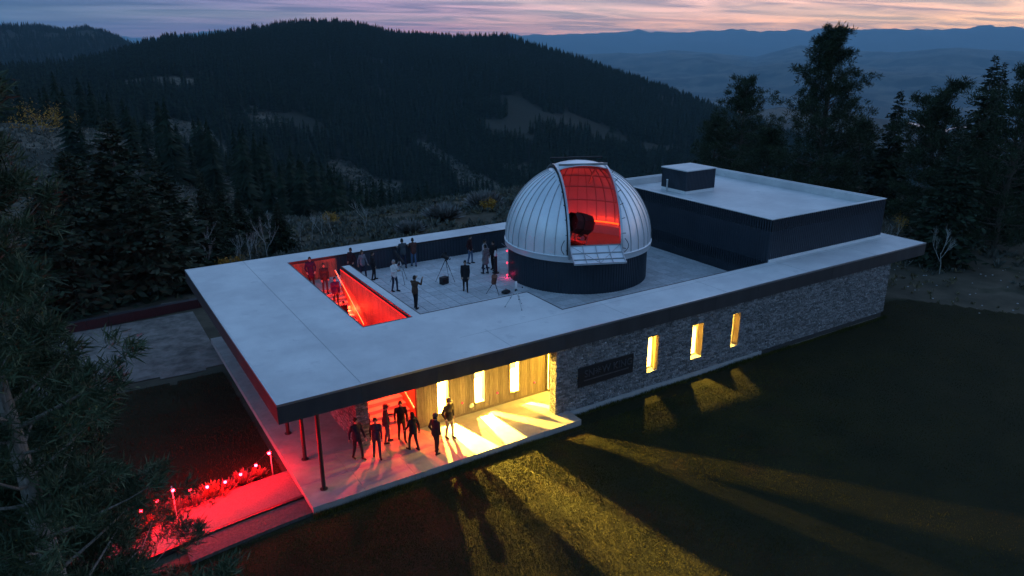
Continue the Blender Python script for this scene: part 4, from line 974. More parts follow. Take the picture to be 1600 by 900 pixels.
# ------------------------------------------------------------------ red festoon lights beside the path
BULBS = [(.04, 2.39, .66), (-.5, 2.23, .41), (-1.09, 2.05, .33), (-1.66, 1.88, .31), (-2.28, 1.70, .43), (-2.84, 1.53, .60), (-3.37, 1.37, .88), (-3.9, 1.21, .75), (-4.41, 1.05, .66)]
fs = thing('string_lights', 'string of glowing red bulbs hung along the path left of the porch', 'string lights', (0, 0, 0))
MB().tube([(x, y, z+.075) for x, y, z in BULBS]+[(-5.0, .87, .62)], .008, 5).build('cord', M['black'], fs)
for x, y, z in BULBS:
    b = MB().ball((x, y, z), .052, 10, k=8).build('bulb', M['bulb_red'], fs, True); MB().lathe((x, y, z), [(0, .09), (.018, .09), (.02, .046), (0, .046)], 8).build('socket', M['black'], b)
for (x, y, z, nm) in ((.09, 2.41, .80, 'slim pole carrying the red string lights next to the porch'), (-3.39, 1.36, 1.06, 'slim pole carrying the red string lights farther down the path')):
    p = thing('light_pole', nm, 'pole', (x, y, float(gz(x, y)))); hh = z-float(gz(x, y))
    MB().lathe((0, 0, 0), [(.022, -.02), (.018, hh), (0, hh)], 8).build('shaft', M['steel'], p, True); MB().lathe((0, 0, 0), [(0, .02), (.09, .02), (.09, .05), (.02, .06)], 12).build('foot', M['black'], p)
    MB().tube([(0, 0, hh-.02), (.02, 0, hh+.02), (-.03, -.01, hh+.0)], .007, 5).build('hook', M['black'], p)
# low plants along the path
def tuft(loc, r_, n, m, name, label, cat_, seed, group=None, hgt=1.0, lean=1.0):
    rg = np.random.default_rng(seed); t = thing(name, label, cat_, loc, group=group)
    a = rg.uniform(0, 6.28, n); rr = r_*np.sqrt(rg.random(n))*.45; L_ = r_*rg.uniform(.6, 1.25, n); el = rg.uniform(.25, 1.35, n)
    p = np.stack([rr*np.cos(a), rr*np.sin(a), np.zeros(n)], -1); d = np.stack([np.cos(a)*np.cos(el)*lean, np.sin(a)*np.cos(el)*lean, np.sin(el)*hgt], -1); q = p+d*L_[:, None]
    b = a+rg.uniform(-1.2, 1.2, n); s_ = np.stack([-np.sin(b), np.cos(b), rg.uniform(-.4, .4, n)], -1)*(r_*.10*rg.uniform(.5, 1.4, n))[:, None]; mid = p*.35+q*.65
    V = np.stack([p, mid-s_, q, mid+s_], 1).reshape(-1, 3); put('foliage', raw_mesh('foliage', V, np.arange(4*n).reshape(-1, 4), m), t)
    st_ = MB()
    for k in range(5): st_.tube([p[k]*.5, q[k]*.8], [.012*r_*2, .004], 5)
    st_.build('stem', M['twig'], t, kind='stuff'); return t
for k, (x, y, r_) in enumerate([(-.35, 2.75, .30), (-.95, 2.60, .42), (-1.55, 2.45, .36), (-2.1, 2.30, .46), (-2.75, 2.1, .40), (-3.45, 1.95, .5), (-4.1, 1.6, .45), (-2.3, 1.62, .22), (-3.0, .75, .30), (-1.75, 2.0, .25)]):
    tuft((x, y, float(gz(x, y))), r_, 190, M['sage'] if k % 3 else M['drygrass'], 'shrub', ['dry tufted shrub beside the red lit path nearest the porch', 'grey tufted shrub second from the porch along the path', 'grey tufted shrub third from the porch along the path', 'dry tufted shrub fourth from the porch along the path', 'grey shrub beside the path before the farther pole', 'grey shrub just behind the farther light pole', 'dry shrub beyond the farther light pole', 'small grey shrub at the path edge under the lights', 'small grey shrub at the near edge of the path', 'small dry shrub between path and string lights'][k], 'shrub', 100+k, 'shrubs along the red lit path')
# ------------------------------------------------------------------ sign on the stone wall
sg = thing('wall_sign', 'dark steel sign with raised SNOW KING lettering on the stone wall', 'sign', (12.54, WYF-.075, .98))
MB().box(0, 3.07, 0, .03, 0, .92).build('board', M['black'], sg)
MB().box(.04, .08, .031, .075, .06, .86).box(2.99, 3.03, .031, .075, .06, .86).build('bracket', M['black'], sg)
M['letter'] = mat('dark letter', (.15, .15, .155), .35, metal=.6)
def text(s_, x, z, size, parent, m, ax=.018):
    c = bpy.data.curves.new('lettering', 'FONT'); c.body = s_; c.size = size; c.extrude = ax; c.resolution_u = 3
    o = bpy.data.objects.new('lettering', c); COL.objects.link(o); dg = bpy.context.evaluated_depsgraph_get(); me = bpy.data.meshes.new_from_object(o.evaluated_get(dg)); bpy.data.objects.remove(o); bpy.data.curves.remove(c)
    me.materials.clear(); me.materials.append(m); q = put('lettering', me, parent, (x, -.019, z)); q.rotation_euler = (R(90), 0, 0); return q
text('SN', .30, .43, .46, sg, M['letter']); text('W KING', 1.27, .43, .46, sg, M['letter'])
mb = MB()                              # the O is a starburst
for k in range(8): a = k*math.pi/4; mb.bar((1.06+.04*math.cos(a), -.018, .60+.04*math.sin(a)), (1.06+.17*math.cos(a), -.018, .60+.17*math.sin(a)), .03, .03)
mb.build('star', M['letter'], sg)
MB().box(.30, 2.80, -.014, -.001, .25, .30).build('rule', M['letter'], sg)
# ------------------------------------------------------------------ equipment on the deck and roof
def tripod(t, h, spread, m, m2=None, rot=0, legr=.014):
    for k in range(3):
        a = rot+2.094*k; f = np.array([spread*math.cos(a), spread*math.sin(a), 0.0]); top = np.array([.04*math.cos(a), .04*math.sin(a), h]); mid = f*.45+top*.55
        l = MB().tube([top, mid], legr*1.3, 6).build('leg', m, t); MB().tube([mid, f+np.array([0, 0, .012])], legr*.8, 6).build('lower_section', m2 or m, l)
        MB().ball(f+np.array([0, 0, .013]), .022, 6, k=4).build('foot', M['blackmatt'], l); MB().ball(mid, .03, 6, k=4).build('clamp', M['blackmatt'], l)
    MB().lathe((0, 0, h-.03), [(0, 0), (.06, 0), (.06, .06), (.03, .08), (.03, .14), (0, .14)], 10).build('head', M['blackmatt'], t)
def scope(name, label, loc, rz, h, spread, tube, m_leg, m_tube, el=35, box=False):
    t = thing(name, label, 'telescope', loc, rz); tripod(t, h, spread, m_leg, M['blackmatt'], .4)
    c = np.array([0, 0, h+.18]); d = np.array([math.cos(R(el)), 0, math.sin(R(el))]); r_, l0, l1 = tube
    MB().bar((0, 0, h+.08), c, .09, .07, up=(1, 0, 0)).build('mount', M['blackmatt'], t)
    tb = MB().tube([c-d*l0, c-d*l0*.98, c+d*l1*.55, c+d*l1*.56, c+d*l1], [r_*.75, r_, r_, r_*1.15, r_*1.15], 14).build('tube', m_tube, t)
    MB().tube([c-d*l0, c-d*(l0+.10), c-d*(l0+.11)+np.array([0, 0, .10])], .025, 8).build('eyepiece', M['blackmatt'], tb)
    MB().tube([c+np.array([0, .0, r_+.05])-d*.1, c+np.array([0, 0, r_+.05])+d*.18], .025, 8).build('finder', M['blackmatt'], tb)
    return t
M['scope_o'] = mat('orange brown tube', (.20, .06, .03), .4, spec=.5)
scope('telescope_on_tripod', 'telescope on a tall pale-legged tripod beside the man in the white jacket', (10.25, 13.35, DK), 2.2, 1.22, .58, (.07, .28, .45), M['steel'], M['blackmatt'], 50)
sc2 = scope('telescope_on_tripod', 'telescope on a dark tripod with a pink lit screen at the middle of the deck', (12.55, 12.3, DK), 2.6, 1.15, .62, (.11, .18, .26), M['blackmatt'], M['blackmatt'], 30)
M['screen'] = glow('pink screen', (1.0, .25, .30), .22)
MB().box(-.05, .05, -.17, -.155, 1.42, 1.56).build('screen', M['screen'], sc2); MB().box(-.065, .065, -.154, -.135, 1.40, 1.58).build('screen_case', M['blackmatt'], sc2)
bx = thing('equipment_case', 'black equipment case standing on the deck under the screen tripod', 'case', (12.15, 11.78, DK), .3)
MB().box(-.22, .22, -.15, .15, .01, .40).build('body', M['blackmatt'], bx); MB().box(-.225, .225, -.155, .155, .30, .32).build('lid_seam', M['black'], bx); MB().tube([(-.08, 0, .40), (-.08, 0, .45), (.08, 0, .45), (.08, 0, .40)], .012, 6).build('handle', M['black'], bx)
scope('telescope_on_tripod', 'short telescope with a reddish tube on a low tripod near the front deck edge', (13.65, 8.9, DK), -1.9, .62, .42, (.14, .30, .22), M['blackmatt'], M['scope_o'], 62)
t = thing('equipment_bag', 'small black bag on the deck beside the low reddish telescope', 'bag', (14.15, 8.55, DK)); MB().ball((0, 0, .10), (.28, .17, .11), 12).build('body', M['blackmatt'], t, True); MB().tube([(-.12, 0, .19), (0, 0, .27), (.12, 0, .19)], .014, 6).build('strap', M['black'], t)
t = thing('heater_column', 'slim black column with a pale rounded top by the dome', 'column', (15.55, 11.95, DK))
MB().lathe((0, 0, 0), [(0, .002), (.20, .002), (.20, .05), (.10, .07), (.09, 1.02), (0, 1.02)], 14).build('column', M['blackmatt'], t); MB().lathe((0, 0, 0), [(0, 1.021), (.09, 1.021), (.10, 1.10), (.06, 1.27), (.05, 1.34), (0, 1.36)], 14).build('cap', M['white'], t, True)
t = thing('light_post', 'thin pole with three red lamps standing against the drum of the dome', 'light post', (15.72, 10.95, DK))
MB().lathe((0, 0, 0), [(0, .002), (.12, .002), (.12, .03), (.022, .04), (.02, 1.72), (0, 1.73)], 10).build('pole', M['steel'], t, True)
for z in (.14, .86, 1.55): MB().ball((-.04, -.04, z), .045, 10).build('lamp', M['dot_red'], t, True)
MB().bar((0, 0, 1.72), (-.32, .05, 2.0), .025).build('arm', M['steel'], t)
red_lamp(t, (-.14, -.14, .22), .6, .05, (1, .02, .16))
for (x, y) in ((DXa+.09, 11.9),):
    o = part('step_light', MB().box(DXa-.002, DXa+.03, y-.07, y+.07, DK+.22, DK+.30), M['black']); MB().box(DXa+.031, DXa+.036, y-.06, y+.06, DK+.23, DK+.29).build('lens', M['dot_red'], o); red_lamp(B, (DXa+.10, y, DK+.26), .5, .03, (1, .02, .14))
t = thing('weather_sensor_tripod', 'small weather sensor on a thin tripod standing on the white roof', 'sensor', (11.75, 3.75, H+.006), .3)
tripod(t, .80, .50, M['domerib'], M['domerib'], .2, .017); MB().lathe((0, 0, 0), [(0, .88), (.055, .88), (.055, 1.15), (.04, 1.22), (0, 1.23)], 12).build('sensor', M['white'], t, True)
MB().bar((0, 0, .95), (.36, -.06, .84), .014).build('arm', M['steel'], t); MB().ball((.37, -.06, .86), .035, 8).build('cup', M['blackmatt'], t)
# ------------------------------------------------------------------ near trees
def quads(P, D, W, n_=None):
    """leaf quads: start P, vector D, half-width vectors W -> (V,F)"""
    n = len(P); mid = P+D*.55
    V = np.stack([P, mid-W, P+D, mid+W], 1).reshape(-1, 3); return V, np.arange(4*n).reshape(-1, 4)
def unit(v): return v/(np.linalg.norm(v, axis=-1, keepdims=True)+1e-9)
def fir_parts(h, rad, seed, whorls=30, per=8, steps=7, start=.06, dense=3):
    rg = np.random.default_rng(seed); P = []; D = []; W = []; tr = MB(); lim = MB()
    bend = rg.uniform(-.015, .015, 2)*h
    def axis(z): return np.array([bend[0]*(z/h)**2, bend[1]*(z/h)**2, z])
    tr.tube([axis(h*t) for t in (-.01, .08, .25, .5, .75, 1.0)], [h*.018, h*.0145, h*.012, h*.008, h*.004, .008], 8)
    for w in range(whorls):
        t = start+(1-start)*(w+rg.uniform(-.3, .3))/whorls; t0 = t = min(max(t, start), .995)
        L0 = rad*(1-t)**.82*(1.0 if t > .14 else .75+t*1.8)+.10; base = rg.uniform(0, 6.28)
        for b in range(per):
            if rg.random() < .06: continue
            a = base+6.283*b/per+rg.uniform(-.3, .3); t = min(max(t0+rg.uniform(-.6, .6)/whorls, start), .995); L = L0*rg.uniform(.62, 1.22); rise = .35*t-.22+rg.uniform(-.12, .12)
            d = np.array([math.cos(a), math.sin(a), rise]); o = axis(h*t); sag = .16*L*(1-t)
            if w % 3 == 0 and t < .8: lim.tube([o, o+d*L*.9-np.array([0, 0, sag*.8])], [.02+.006*h*(1-t)*.3, .006], 4, cap=False)
            side = np.array([-math.sin(a), math.cos(a), 0])
            for s in range(steps):
                f = (s+.6)/steps; p = o+d*L*f-np.array([0, 0, sag*f*f])
                for k in range(dense):
                    sd = rg.choice((-1, 1)); q = d*rg.uniform(.3, 1.0)+side*sd*rg.uniform(.25, 1.1)+np.array([0, 0, rg.uniform(-.45, .25)])
                    ln = L*(.16+.26*(1-f))*rg.uniform(.6, 1.3)+.07; P.append(p+rg.normal(0, .03, 3)); D.append(q/np.linalg.norm(q)*ln); u = rg.normal(0, 1, 3); u -= q*np.dot(u, q)/np.dot(q, q); W.append(u/np.linalg.norm(u)*ln*rg.uniform(.14, .26))
    return quads(np.array(P), np.array(D), np.array(W)), tr, lim
def pine_parts(h, rad, seed, limbs=46, clumps=5, needles=46, bare=.18, shape=lambda t: math.sin(math.pi*min(1, .12+.88*t))**.7, nl=.34, cr=.42, forks=1, nw=.075):
    """limber-pine like: up-swept limbs ending in brushes of needles"""
    rg = np.random.default_rng(seed); tr = MB(); lim = MB(); CP = []; CD = []
    tops = [np.array([rg.uniform(-.05, .05)*h, rg.uniform(-.05, .05)*h, h])]
    for f in range(forks-1): tops.append(np.array([rg.uniform(-.16, .16)*h, rg.uniform(-.16, .16)*h, h*rg.uniform(.86, .97)]))
    def axis(z, k=0):
        t = z/h; tp = tops[k]; return np.array([tp[0]*max(0, t-.3)/.7*t, tp[1]*max(0, t-.3)/.7*t, z])
    for k in range(len(tops)):
        zs = np.array([-.01, .1, .3, .5, .7, .85, 1.0])*tops[k][2]; tr.tube([axis(z, k) for z in zs], [h*.02, h*.017, h*.0145, h*.0115, h*.008, h*.005, .012], 8)
    for i in range(limbs):
        k = rg.integers(len(tops)); t = bare+(1-bare)*((i+rg.random())/limbs); o = axis(tops[k][2]*t, k); a = i*2.399+rg.uniform(-.5, .5); L = rad*shape((t-bare)/(1-bare))*rg.uniform(.55, 1.2)+.25
        up = rg.uniform(-.05, .35)+.75*t*t; d = np.array([math.cos(a), math.sin(a), up]); pts = [o]
        for s in range(1, 5):
            f = s/4; pts.append(o+d*L*f+np.array([0, 0, .22*L*f*f])+rg.normal(0, .035*L, 3)*f)
        lim.tube(pts, [.012*L+.02, .010*L+.014, .007*L+.01, .012, .007], 5, cap=False)
        for c in range(clumps):
            f = rg.uniform(.35, 1.05); q = pts[min(4, int(f*4))]*(1-(f*4) % 1)+pts[min(4, int(f*4)+1)]*((f*4) % 1); off = rg.normal(0, .13*L+.05, 3); off[2] = abs(off[2])*.6; CP.append(q+off); dd = d*.8+off*1.2/(np.linalg.norm(off)+.05)+np.array([0, 0, .5]); CD.append(dd/np.linalg.norm(dd))
        CP.append(pts[-1]); CD.append(d/np.linalg.norm(d))
    for k in range(len(tops)): CP.append(axis(tops[k][2]*.99, k)); CD.append(np.array([0, 0, 1.0]))
    CP = np.array(CP); CD = np.array(CD); n = len(CP)
    P = np.repeat(CP, needles, 0)+rg.normal(0, cr*.30, (n*needles, 3)); dirs = unit(np.repeat(CD, needles, 0)*.9+rg.normal(0, .75, (n*needles, 3))); ln = nl*rg.uniform(.5, 1.25, (n*needles, 1)); D = dirs*ln
    W = unit(np.cross(dirs, rg.normal(0, 1, (n*needles, 3))))*ln*nw
    return quads(P, D, W), tr, lim
BROAD = lambda t: max(.10, (.62+.38*math.sin(math.pi*min(1, t*1.15)))*(1-t)**.42)
def plant_tree(name, label, loc, parts, mneed, group=None, rz=0, cat_='tree', s=1.0, mbark=None):
    (V, F), tr, lim = parts; t = thing(name, label, cat_, loc, rz, group); t.scale = (s, s, s)
    put('crown', raw_mesh('crown', V, F, mneed), t); tr.build('trunk', mbark or M['bark'], t, True)
    if lim.f: lim.build('limbs', mbark or M['bark'], t, kind='stuff')
    return t
def at_az(az, r): x = OX+r*math.sin(R(az)); y = OY+r*math.cos(R(az)); return x, y, float(gz(x, y))
def ht(az, r, tan): return ZC+r*tan-float(gz(*at_az(az, r)[:2]))
# right of the building
for (kind, az, r, tan, rad, lab, kw) in (
    ('pine', 54.9, 74, .0152, 4.3, 'tallest broad pine standing behind the raised roof at the right', dict(limbs=125, clumps=10, needles=50, bare=.03, forks=3, cr=.5, shape=BROAD)),
    ('pine', 49.3, 88, -.0488, 4.4, 'rounded pine rising just behind the small roof box', dict(limbs=85, clumps=9, needles=44, bare=.03, forks=2, cr=.5, shape=BROAD)),
    ('fir', 59.4, 76, -.0511, 2.5, 'narrow pointed fir right of the tallest pine', dict(whorls=38, per=8, steps=6)),
    ('pine', 62.2, 68, -.0518, 3.8, 'bushy dark pine between the narrow fir and the twin spires', dict(limbs=95, clumps=9, needles=44, bare=.03, forks=3, cr=.5, shape=BROAD)),
    ('fir', 64.35, 76, -.0114, 2.9, 'tall pointed fir spire near the right edge, the higher of the pair', dict(whorls=44, per=8, steps=6)),
    ('fir', 65.0, 80, -.0201, 2.7, 'tall pointed fir spire near the right edge, the lower of the pair', dict(whorls=42, per=8, steps=6)),
    ('pine', 66.4, 66, -.0333, 4.4, 'dark bushy pine cut by the right edge of the picture', dict(limbs=95, clumps=9, needles=44, bare=.03, forks=2, cr=.5, shape=BROAD)),
    ('pine', 57.4, 84, -.098, 3.2, 'low dark pine between the tallest pine and the narrow fir', dict(limbs=60, clumps=8, needles=40, bare=.02, cr=.5, shape=BROAD)),
    ('fir', 63.4, 60, -.093, 2.8, 'low dense fir in front of the bushy pines at the right', dict(whorls=30, per=8, steps=6)),
    ('pine', 51.3, 80, -.112, 2.9, 'low dark pine left of the tallest pine behind the raised roof', dict(limbs=60, clumps=8, needles=40, bare=.02, cr=.5, shape=BROAD)),
    ('pine', 47.4, 92, -.098, 3.0, 'low rounded pine at the left foot of the pine behind the roof box', dict(limbs=60, clumps=8, needles=40, bare=.02, cr=.5, shape=BROAD)),
    ('fir', 67.3, 74, -.05, 3.0, 'dense fir behind the pine at the right edge', dict(whorls=36, per=8, steps=6))):
    x, y, z = at_az(az, r); h = ht(az, r, tan)
    parts = fir_parts(h, rad, int(az*10), **kw) if kind == 'fir' else pine_parts(h, rad, int(az*10), **kw)
    plant_tree(kind+'_tree', lab, (x, y, z-.1), parts, M['needle'] if kind == 'fir' else M['pine'], 'trees at the right of the building', s=1)
# left, behind the yard
for (az, r, tan, rad, lab) in (
    (3.3, 57, -.0800, 5.6, 'largest dark fir standing behind the gravel yard at the left'),
    (.6, 54, -.112, 4.6, 'dark fir left of the largest fir behind the yard'),
    (5.8, 60, -.130, 4.2, 'dark fir right of the largest fir behind the yard'),
    (4.5, 52, -.155, 3.8, 'shorter dark fir in front of the largest fir'),
    (8.7, 64, -.150, 1.9, 'slim fir between the big firs and the bare saplings'),
    (9.7, 70, -.168, 2.2, 'slim dark fir second from the big firs'),
    (11.0, 73, -.188, 1.7, 'slim small fir behind the bare saplings'),
    (13.8, 63.5, -.1977, 1.55, 'small pointed fir standing alone near the left roof corner'),
    (12.3, 80, -.200, 1.8, 'small fir behind the lone pointed fir'),
    (-1.2, 50, -.15, 3.4, 'dark fir at the left edge behind the foreground pine'),
    (30.9, 81, -.21, 1.1, 'young fir beside the left edge of the dome')):
    x, y, z = at_az(az, r); h = ht(az, r, tan)
    plant_tree('fir_tree', lab, (x, y, z-.1), fir_parts(h, rad, int(az*10)+500, whorls=34, per=9, steps=7, dense=3, start=.02), M['needle'], 'firs behind the gravel yard', s=1)
# foreground pines at the left, close to the camera
M['pine_near'] = mat('near pine needles', (.066, .094, .046), .7, c2=(.034, .052, .028), scale=1.2, isl=.4, spec=.25)
for (x, y, h, rad, seed, lab, n_) in ((-6.1, -8.5, 14.6, 2.35, 71, 'tall foreground pine at the left edge close to the camera', 80), (-6.15, -6.2, 8.8, 1.6, 72, 'foreground pine right of the tall one, reaching towards the path', 56), (-7.6, -4.8, 11.5, 2.8, 73, 'foreground pine behind the tall one at the left edge', 60), (-4.5, -10.9, 6.2, 1.15, 74, 'young foreground pine low at the lower left corner', 40)):
    z = float(gz(x, y)); plant_tree('pine_tree', lab, (x, y, z-.1), pine_parts(h, rad, seed, limbs=n_, clumps=10, needles=84, bare=.08, nl=.27, cr=.26, nw=.045, shape=lambda t: (1-t)**.5*.9+.12), M['pine_near'], 'foreground pines at the left', s=1, mbark=M['bark_near'])
# bare pale saplings and shrubs
def sapling(loc, h, seed, label, group, m=None, spread=.32, name='bare_sapling', levels=5, leaf=0):
    rg = random.Random(seed); t = thing(name, label, 'sapling', loc, group=group); mb = MB(); tips = []; trunk = MB()
    def grow(p, d, L, r_, lv):
        e = p+d*L+np.array([rg.gauss(0, .04), rg.gauss(0, .04), 0])*L; mid = (p+e)/2+np.array([rg.gauss(0, .04), rg.gauss(0, .04), 0])*L
        (trunk if lv == levels else mb).tube([p, mid, e], [r_, r_*.85, r_*.65], 5 if lv > 1 else 3, cap=False)
        if lv <= 1: tips.append(e)
        if lv == 0: return
        for k in range(rg.choice((2, 3, 3))):
            nd = d+np.array([rg.gauss(0, spread), rg.gauss(0, spread), rg.uniform(-.05, .30)]); nd /= np.linalg.norm(nd); f = rg.uniform(.45, 1.0); grow(p+(e-p)*f, nd, L*rg.uniform(.5, .75), r_*.6, lv-1)
    d0 = np.array([rg.gauss(0, .10), rg.gauss(0, .10), 1.0]); grow(np.array([0, 0, -.05]), d0, h*.42, h*.0075+.006, levels)
    trunk.build('trunk', m or M['palebark'], t, True); mb.build('branches', m or M['palebark'], t, kind='stuff')
    if leaf:
        n = len(tips)*leaf; g = np.random.default_rng(seed); P = np.repeat(np.array(tips), leaf, 0)+g.normal(0, .12, (n, 3)); D = g.normal(0, .06, (n, 3)); W = g.normal(0, .03, (n, 3)); V, F = quads(P, D, W); put('leaves', raw_mesh('leaves', V, F, M['yellow']), t)
    return t
k = 0; cnt = [0]*4
WHERE = ['left of the slim firs', 'between the slim firs', 'beside the lone pointed fir', 'behind the left roof corner']
for az, r in ((6.9, 62), (7.4, 66), (8.1, 60), (10.2, 62), (10.7, 66), (11.4, 62), (12.0, 66), (12.7, 62), (13.2, 68), (14.6, 66), (15.3, 68), (16.1, 70), (16.9, 68), (17.8, 72)):
    x, y, z = at_az(az, r); q_ = 0 if az < 8.6 else 1 if az < 11.2 else 2 if az < 14 else 3; w_ = WHERE[q_]; cnt[q_] += 1
    sapling((x, y, z), random.uniform(2.8, 5.0) if az < 14 else random.uniform(2.0, 3.4), 300+k, ('leftmost', 'second from left', 'third from left', 'fourth from left', 'fifth from left')[cnt[q_]-1]+' of the bare pale saplings '+w_, 'bare saplings '+w_); k += 1
for az, r, h, lab in ((20.4, 66, 3.6, 'bare branching sapling on the brush behind the stair opening'), (59.9, 60, 4.2, 'pale bare sapling beside the right roof corner'), (60.6, 61, 3.6, 'thin bare sapling with few leaves right of the roof corner'), (63.6, 57, 3.8, 'leaning pale bare sapling at the far right')):
    x, y, z = at_az(az, r); sapling((x, y, z), h, int(az*7), lab, 'single bare saplings', leaf=2 if az == 60.6 else 0)
def leaf_bush(loc, h, n, m, label, seed):
    rg = np.random.default_rng(seed); t = thing('yellow_bush', label, 'bush', loc); c = rg.normal(0, 1, (9, 3))*np.array([.38, .38, .22])*h+np.array([0, 0, h*.55]); P = c[rg.integers(0, 9, n)]+rg.normal(0, .15*h, (n, 3)); P[:, 2] = np.abs(P[:, 2])
    s_ = .05+.022*h; V, F = quads(P, rg.normal(0, s_, (n, 3)), rg.normal(0, s_*.5, (n, 3))); put('leaves', raw_mesh('leaves', V, F, m), t); st_ = MB()
    for k in range(9): st_.tube([(0, 0, -.05), c[k]*np.array([.5, .5, .6]), c[k]], [.012*h, .009*h, .004*h], 5)
    st_.build('stems', M['twig'], t, kind='stuff')
for j, (az, r, h, lab) in enumerate(((9.9, 57, 1.5, 'yellow leaved bush behind the left roof corner'), (30.2, 70, 1.0, 'small yellow bush behind the roof beside the dome'), (-.5, 196, 6.5, 'bright yellow aspen clump on the meadow at the far left'), (.9, 201, 4.5, 'lower yellow aspen clump beside the bright one at the far left'), (53.6, 62, 1.6, 'small yellow bush behind the raised roof'), (17.6, 79, 1.2, 'small yellow bush in the brush behind the stair opening'))):
    x, y, z = at_az(az, r); leaf_bush((x, y, z), h, 900, M['yellow'], lab, 700+j)
# brush piles on the plateau behind the deck
for j, (az, r, s_, lab) in enumerate(((26.5, 67, 1.5, 'round brown brush pile behind the deck parapet'), (29.8, 73, 1.7, 'wide dark brush pile near the dome behind the parapet'), (23.8, 62, 1.1, 'low dark shrub behind the couple at the parapet'))):
    x, y, z = at_az(az, r); tuft((x, y, z), s_, 520, M['twig'], 'brush_pile', lab, 'shrub', 800+j, None, .9, 1.0)
# sagebrush and dry grass over the knoll
def scrub(name, n, pts, m, size, seed, label, per=9):
    rg = np.random.default_rng(seed); x, y = pts(rg, n); n = len(x); z = gz(x, y); s = size*rg.uniform(.5, 1.35, n); P = np.repeat(np.stack([x, y, z-.02], -1), per, 0)+rg.normal(0, .10, (n*per, 3))*np.array([1, 1, .15])*np.repeat(s, per)[:, None]; sp = np.repeat(s, per)[:, None]
    a = rg.uniform(0, 6.28, n*per); el = rg.uniform(.35, 1.4, n*per); D = np.stack([np.cos(a)*np.cos(el), np.sin(a)*np.cos(el), np.sin(el)], -1)*sp*rg.uniform(.6, 1.2, (n*per, 1)); W = unit(rg.normal(0, 1, (n*per, 3)))*sp*.16
    V, F = quads(P, D, W); put(name, raw_mesh(name, V, F, m), kind='stuff', label=label, category=name)
def ring_pts(a0, a1, r0, r1, ok=None):
    def f(rg, n):
        a = rg.uniform(a0, a1, n); r = np.sqrt(rg.uniform(r0*r0, r1*r1, n)); x = OX+r*np.sin(np.radians(a)); y = OY+r*np.cos(np.radians(a)); k = ((y > 18.8) | (x > 38.9)) & ~((x < 3) & (y < 27)) & ~in_lawn(x, y)
        k &= fbm(x/3.2, y/3.2, 3, 88) > -.18
        return x[k], y[k]
    return f
scrub('sagebrush', 5200, ring_pts(8, 44, 44, 104), M['sage'], .62, 41, 'grey sagebrush covering the hilltop behind the building')
scrub('dry_grass', 5200, ring_pts(-4, 44, 42, 104), M['drygrass'], .40, 42, 'dry bunch grass between the sagebrush behind the building')
scrub('sagebrush', 2200, ring_pts(44, 72, 56, 120), M['sage'], .6, 43, 'grey sagebrush under the trees at the right')
scrub('dry_grass', 2600, ring_pts(50, 72, 46, 110), M['drygrass'], .34, 44, 'dry grass on the bare ground at the right of the building')
scrub('sagebrush', 4200, ring_pts(-4, 21, 100, 215), M['sage'], .75, 45, 'sparse sagebrush on the open spur at the left', per=7)
def meadow_pts(rg, n):
    ms = [q for q in MEADOW if 300 < q[1] < 700 and q[2] < 60]; k = rg.integers(0, len(ms), n); m_ = np.array(ms)[k]; a = rg.uniform(0, 6.28, n); r = np.sqrt(rg.random(n))*1.2
    return m_[:, 0]+np.cos(a)*r*m_[:, 2], m_[:, 1]+np.sin(a)*r*m_[:, 3]
scrub('sagebrush', 2600, meadow_pts, M['sage'], 1.5, 46, 'low scrub dotting the clearings on the far hillside', per=7)
scrub('dry_grass', 1600, meadow_pts, M['needle'], 2.0, 47, 'dark low bushes in the clearings on the far hillside', per=7)
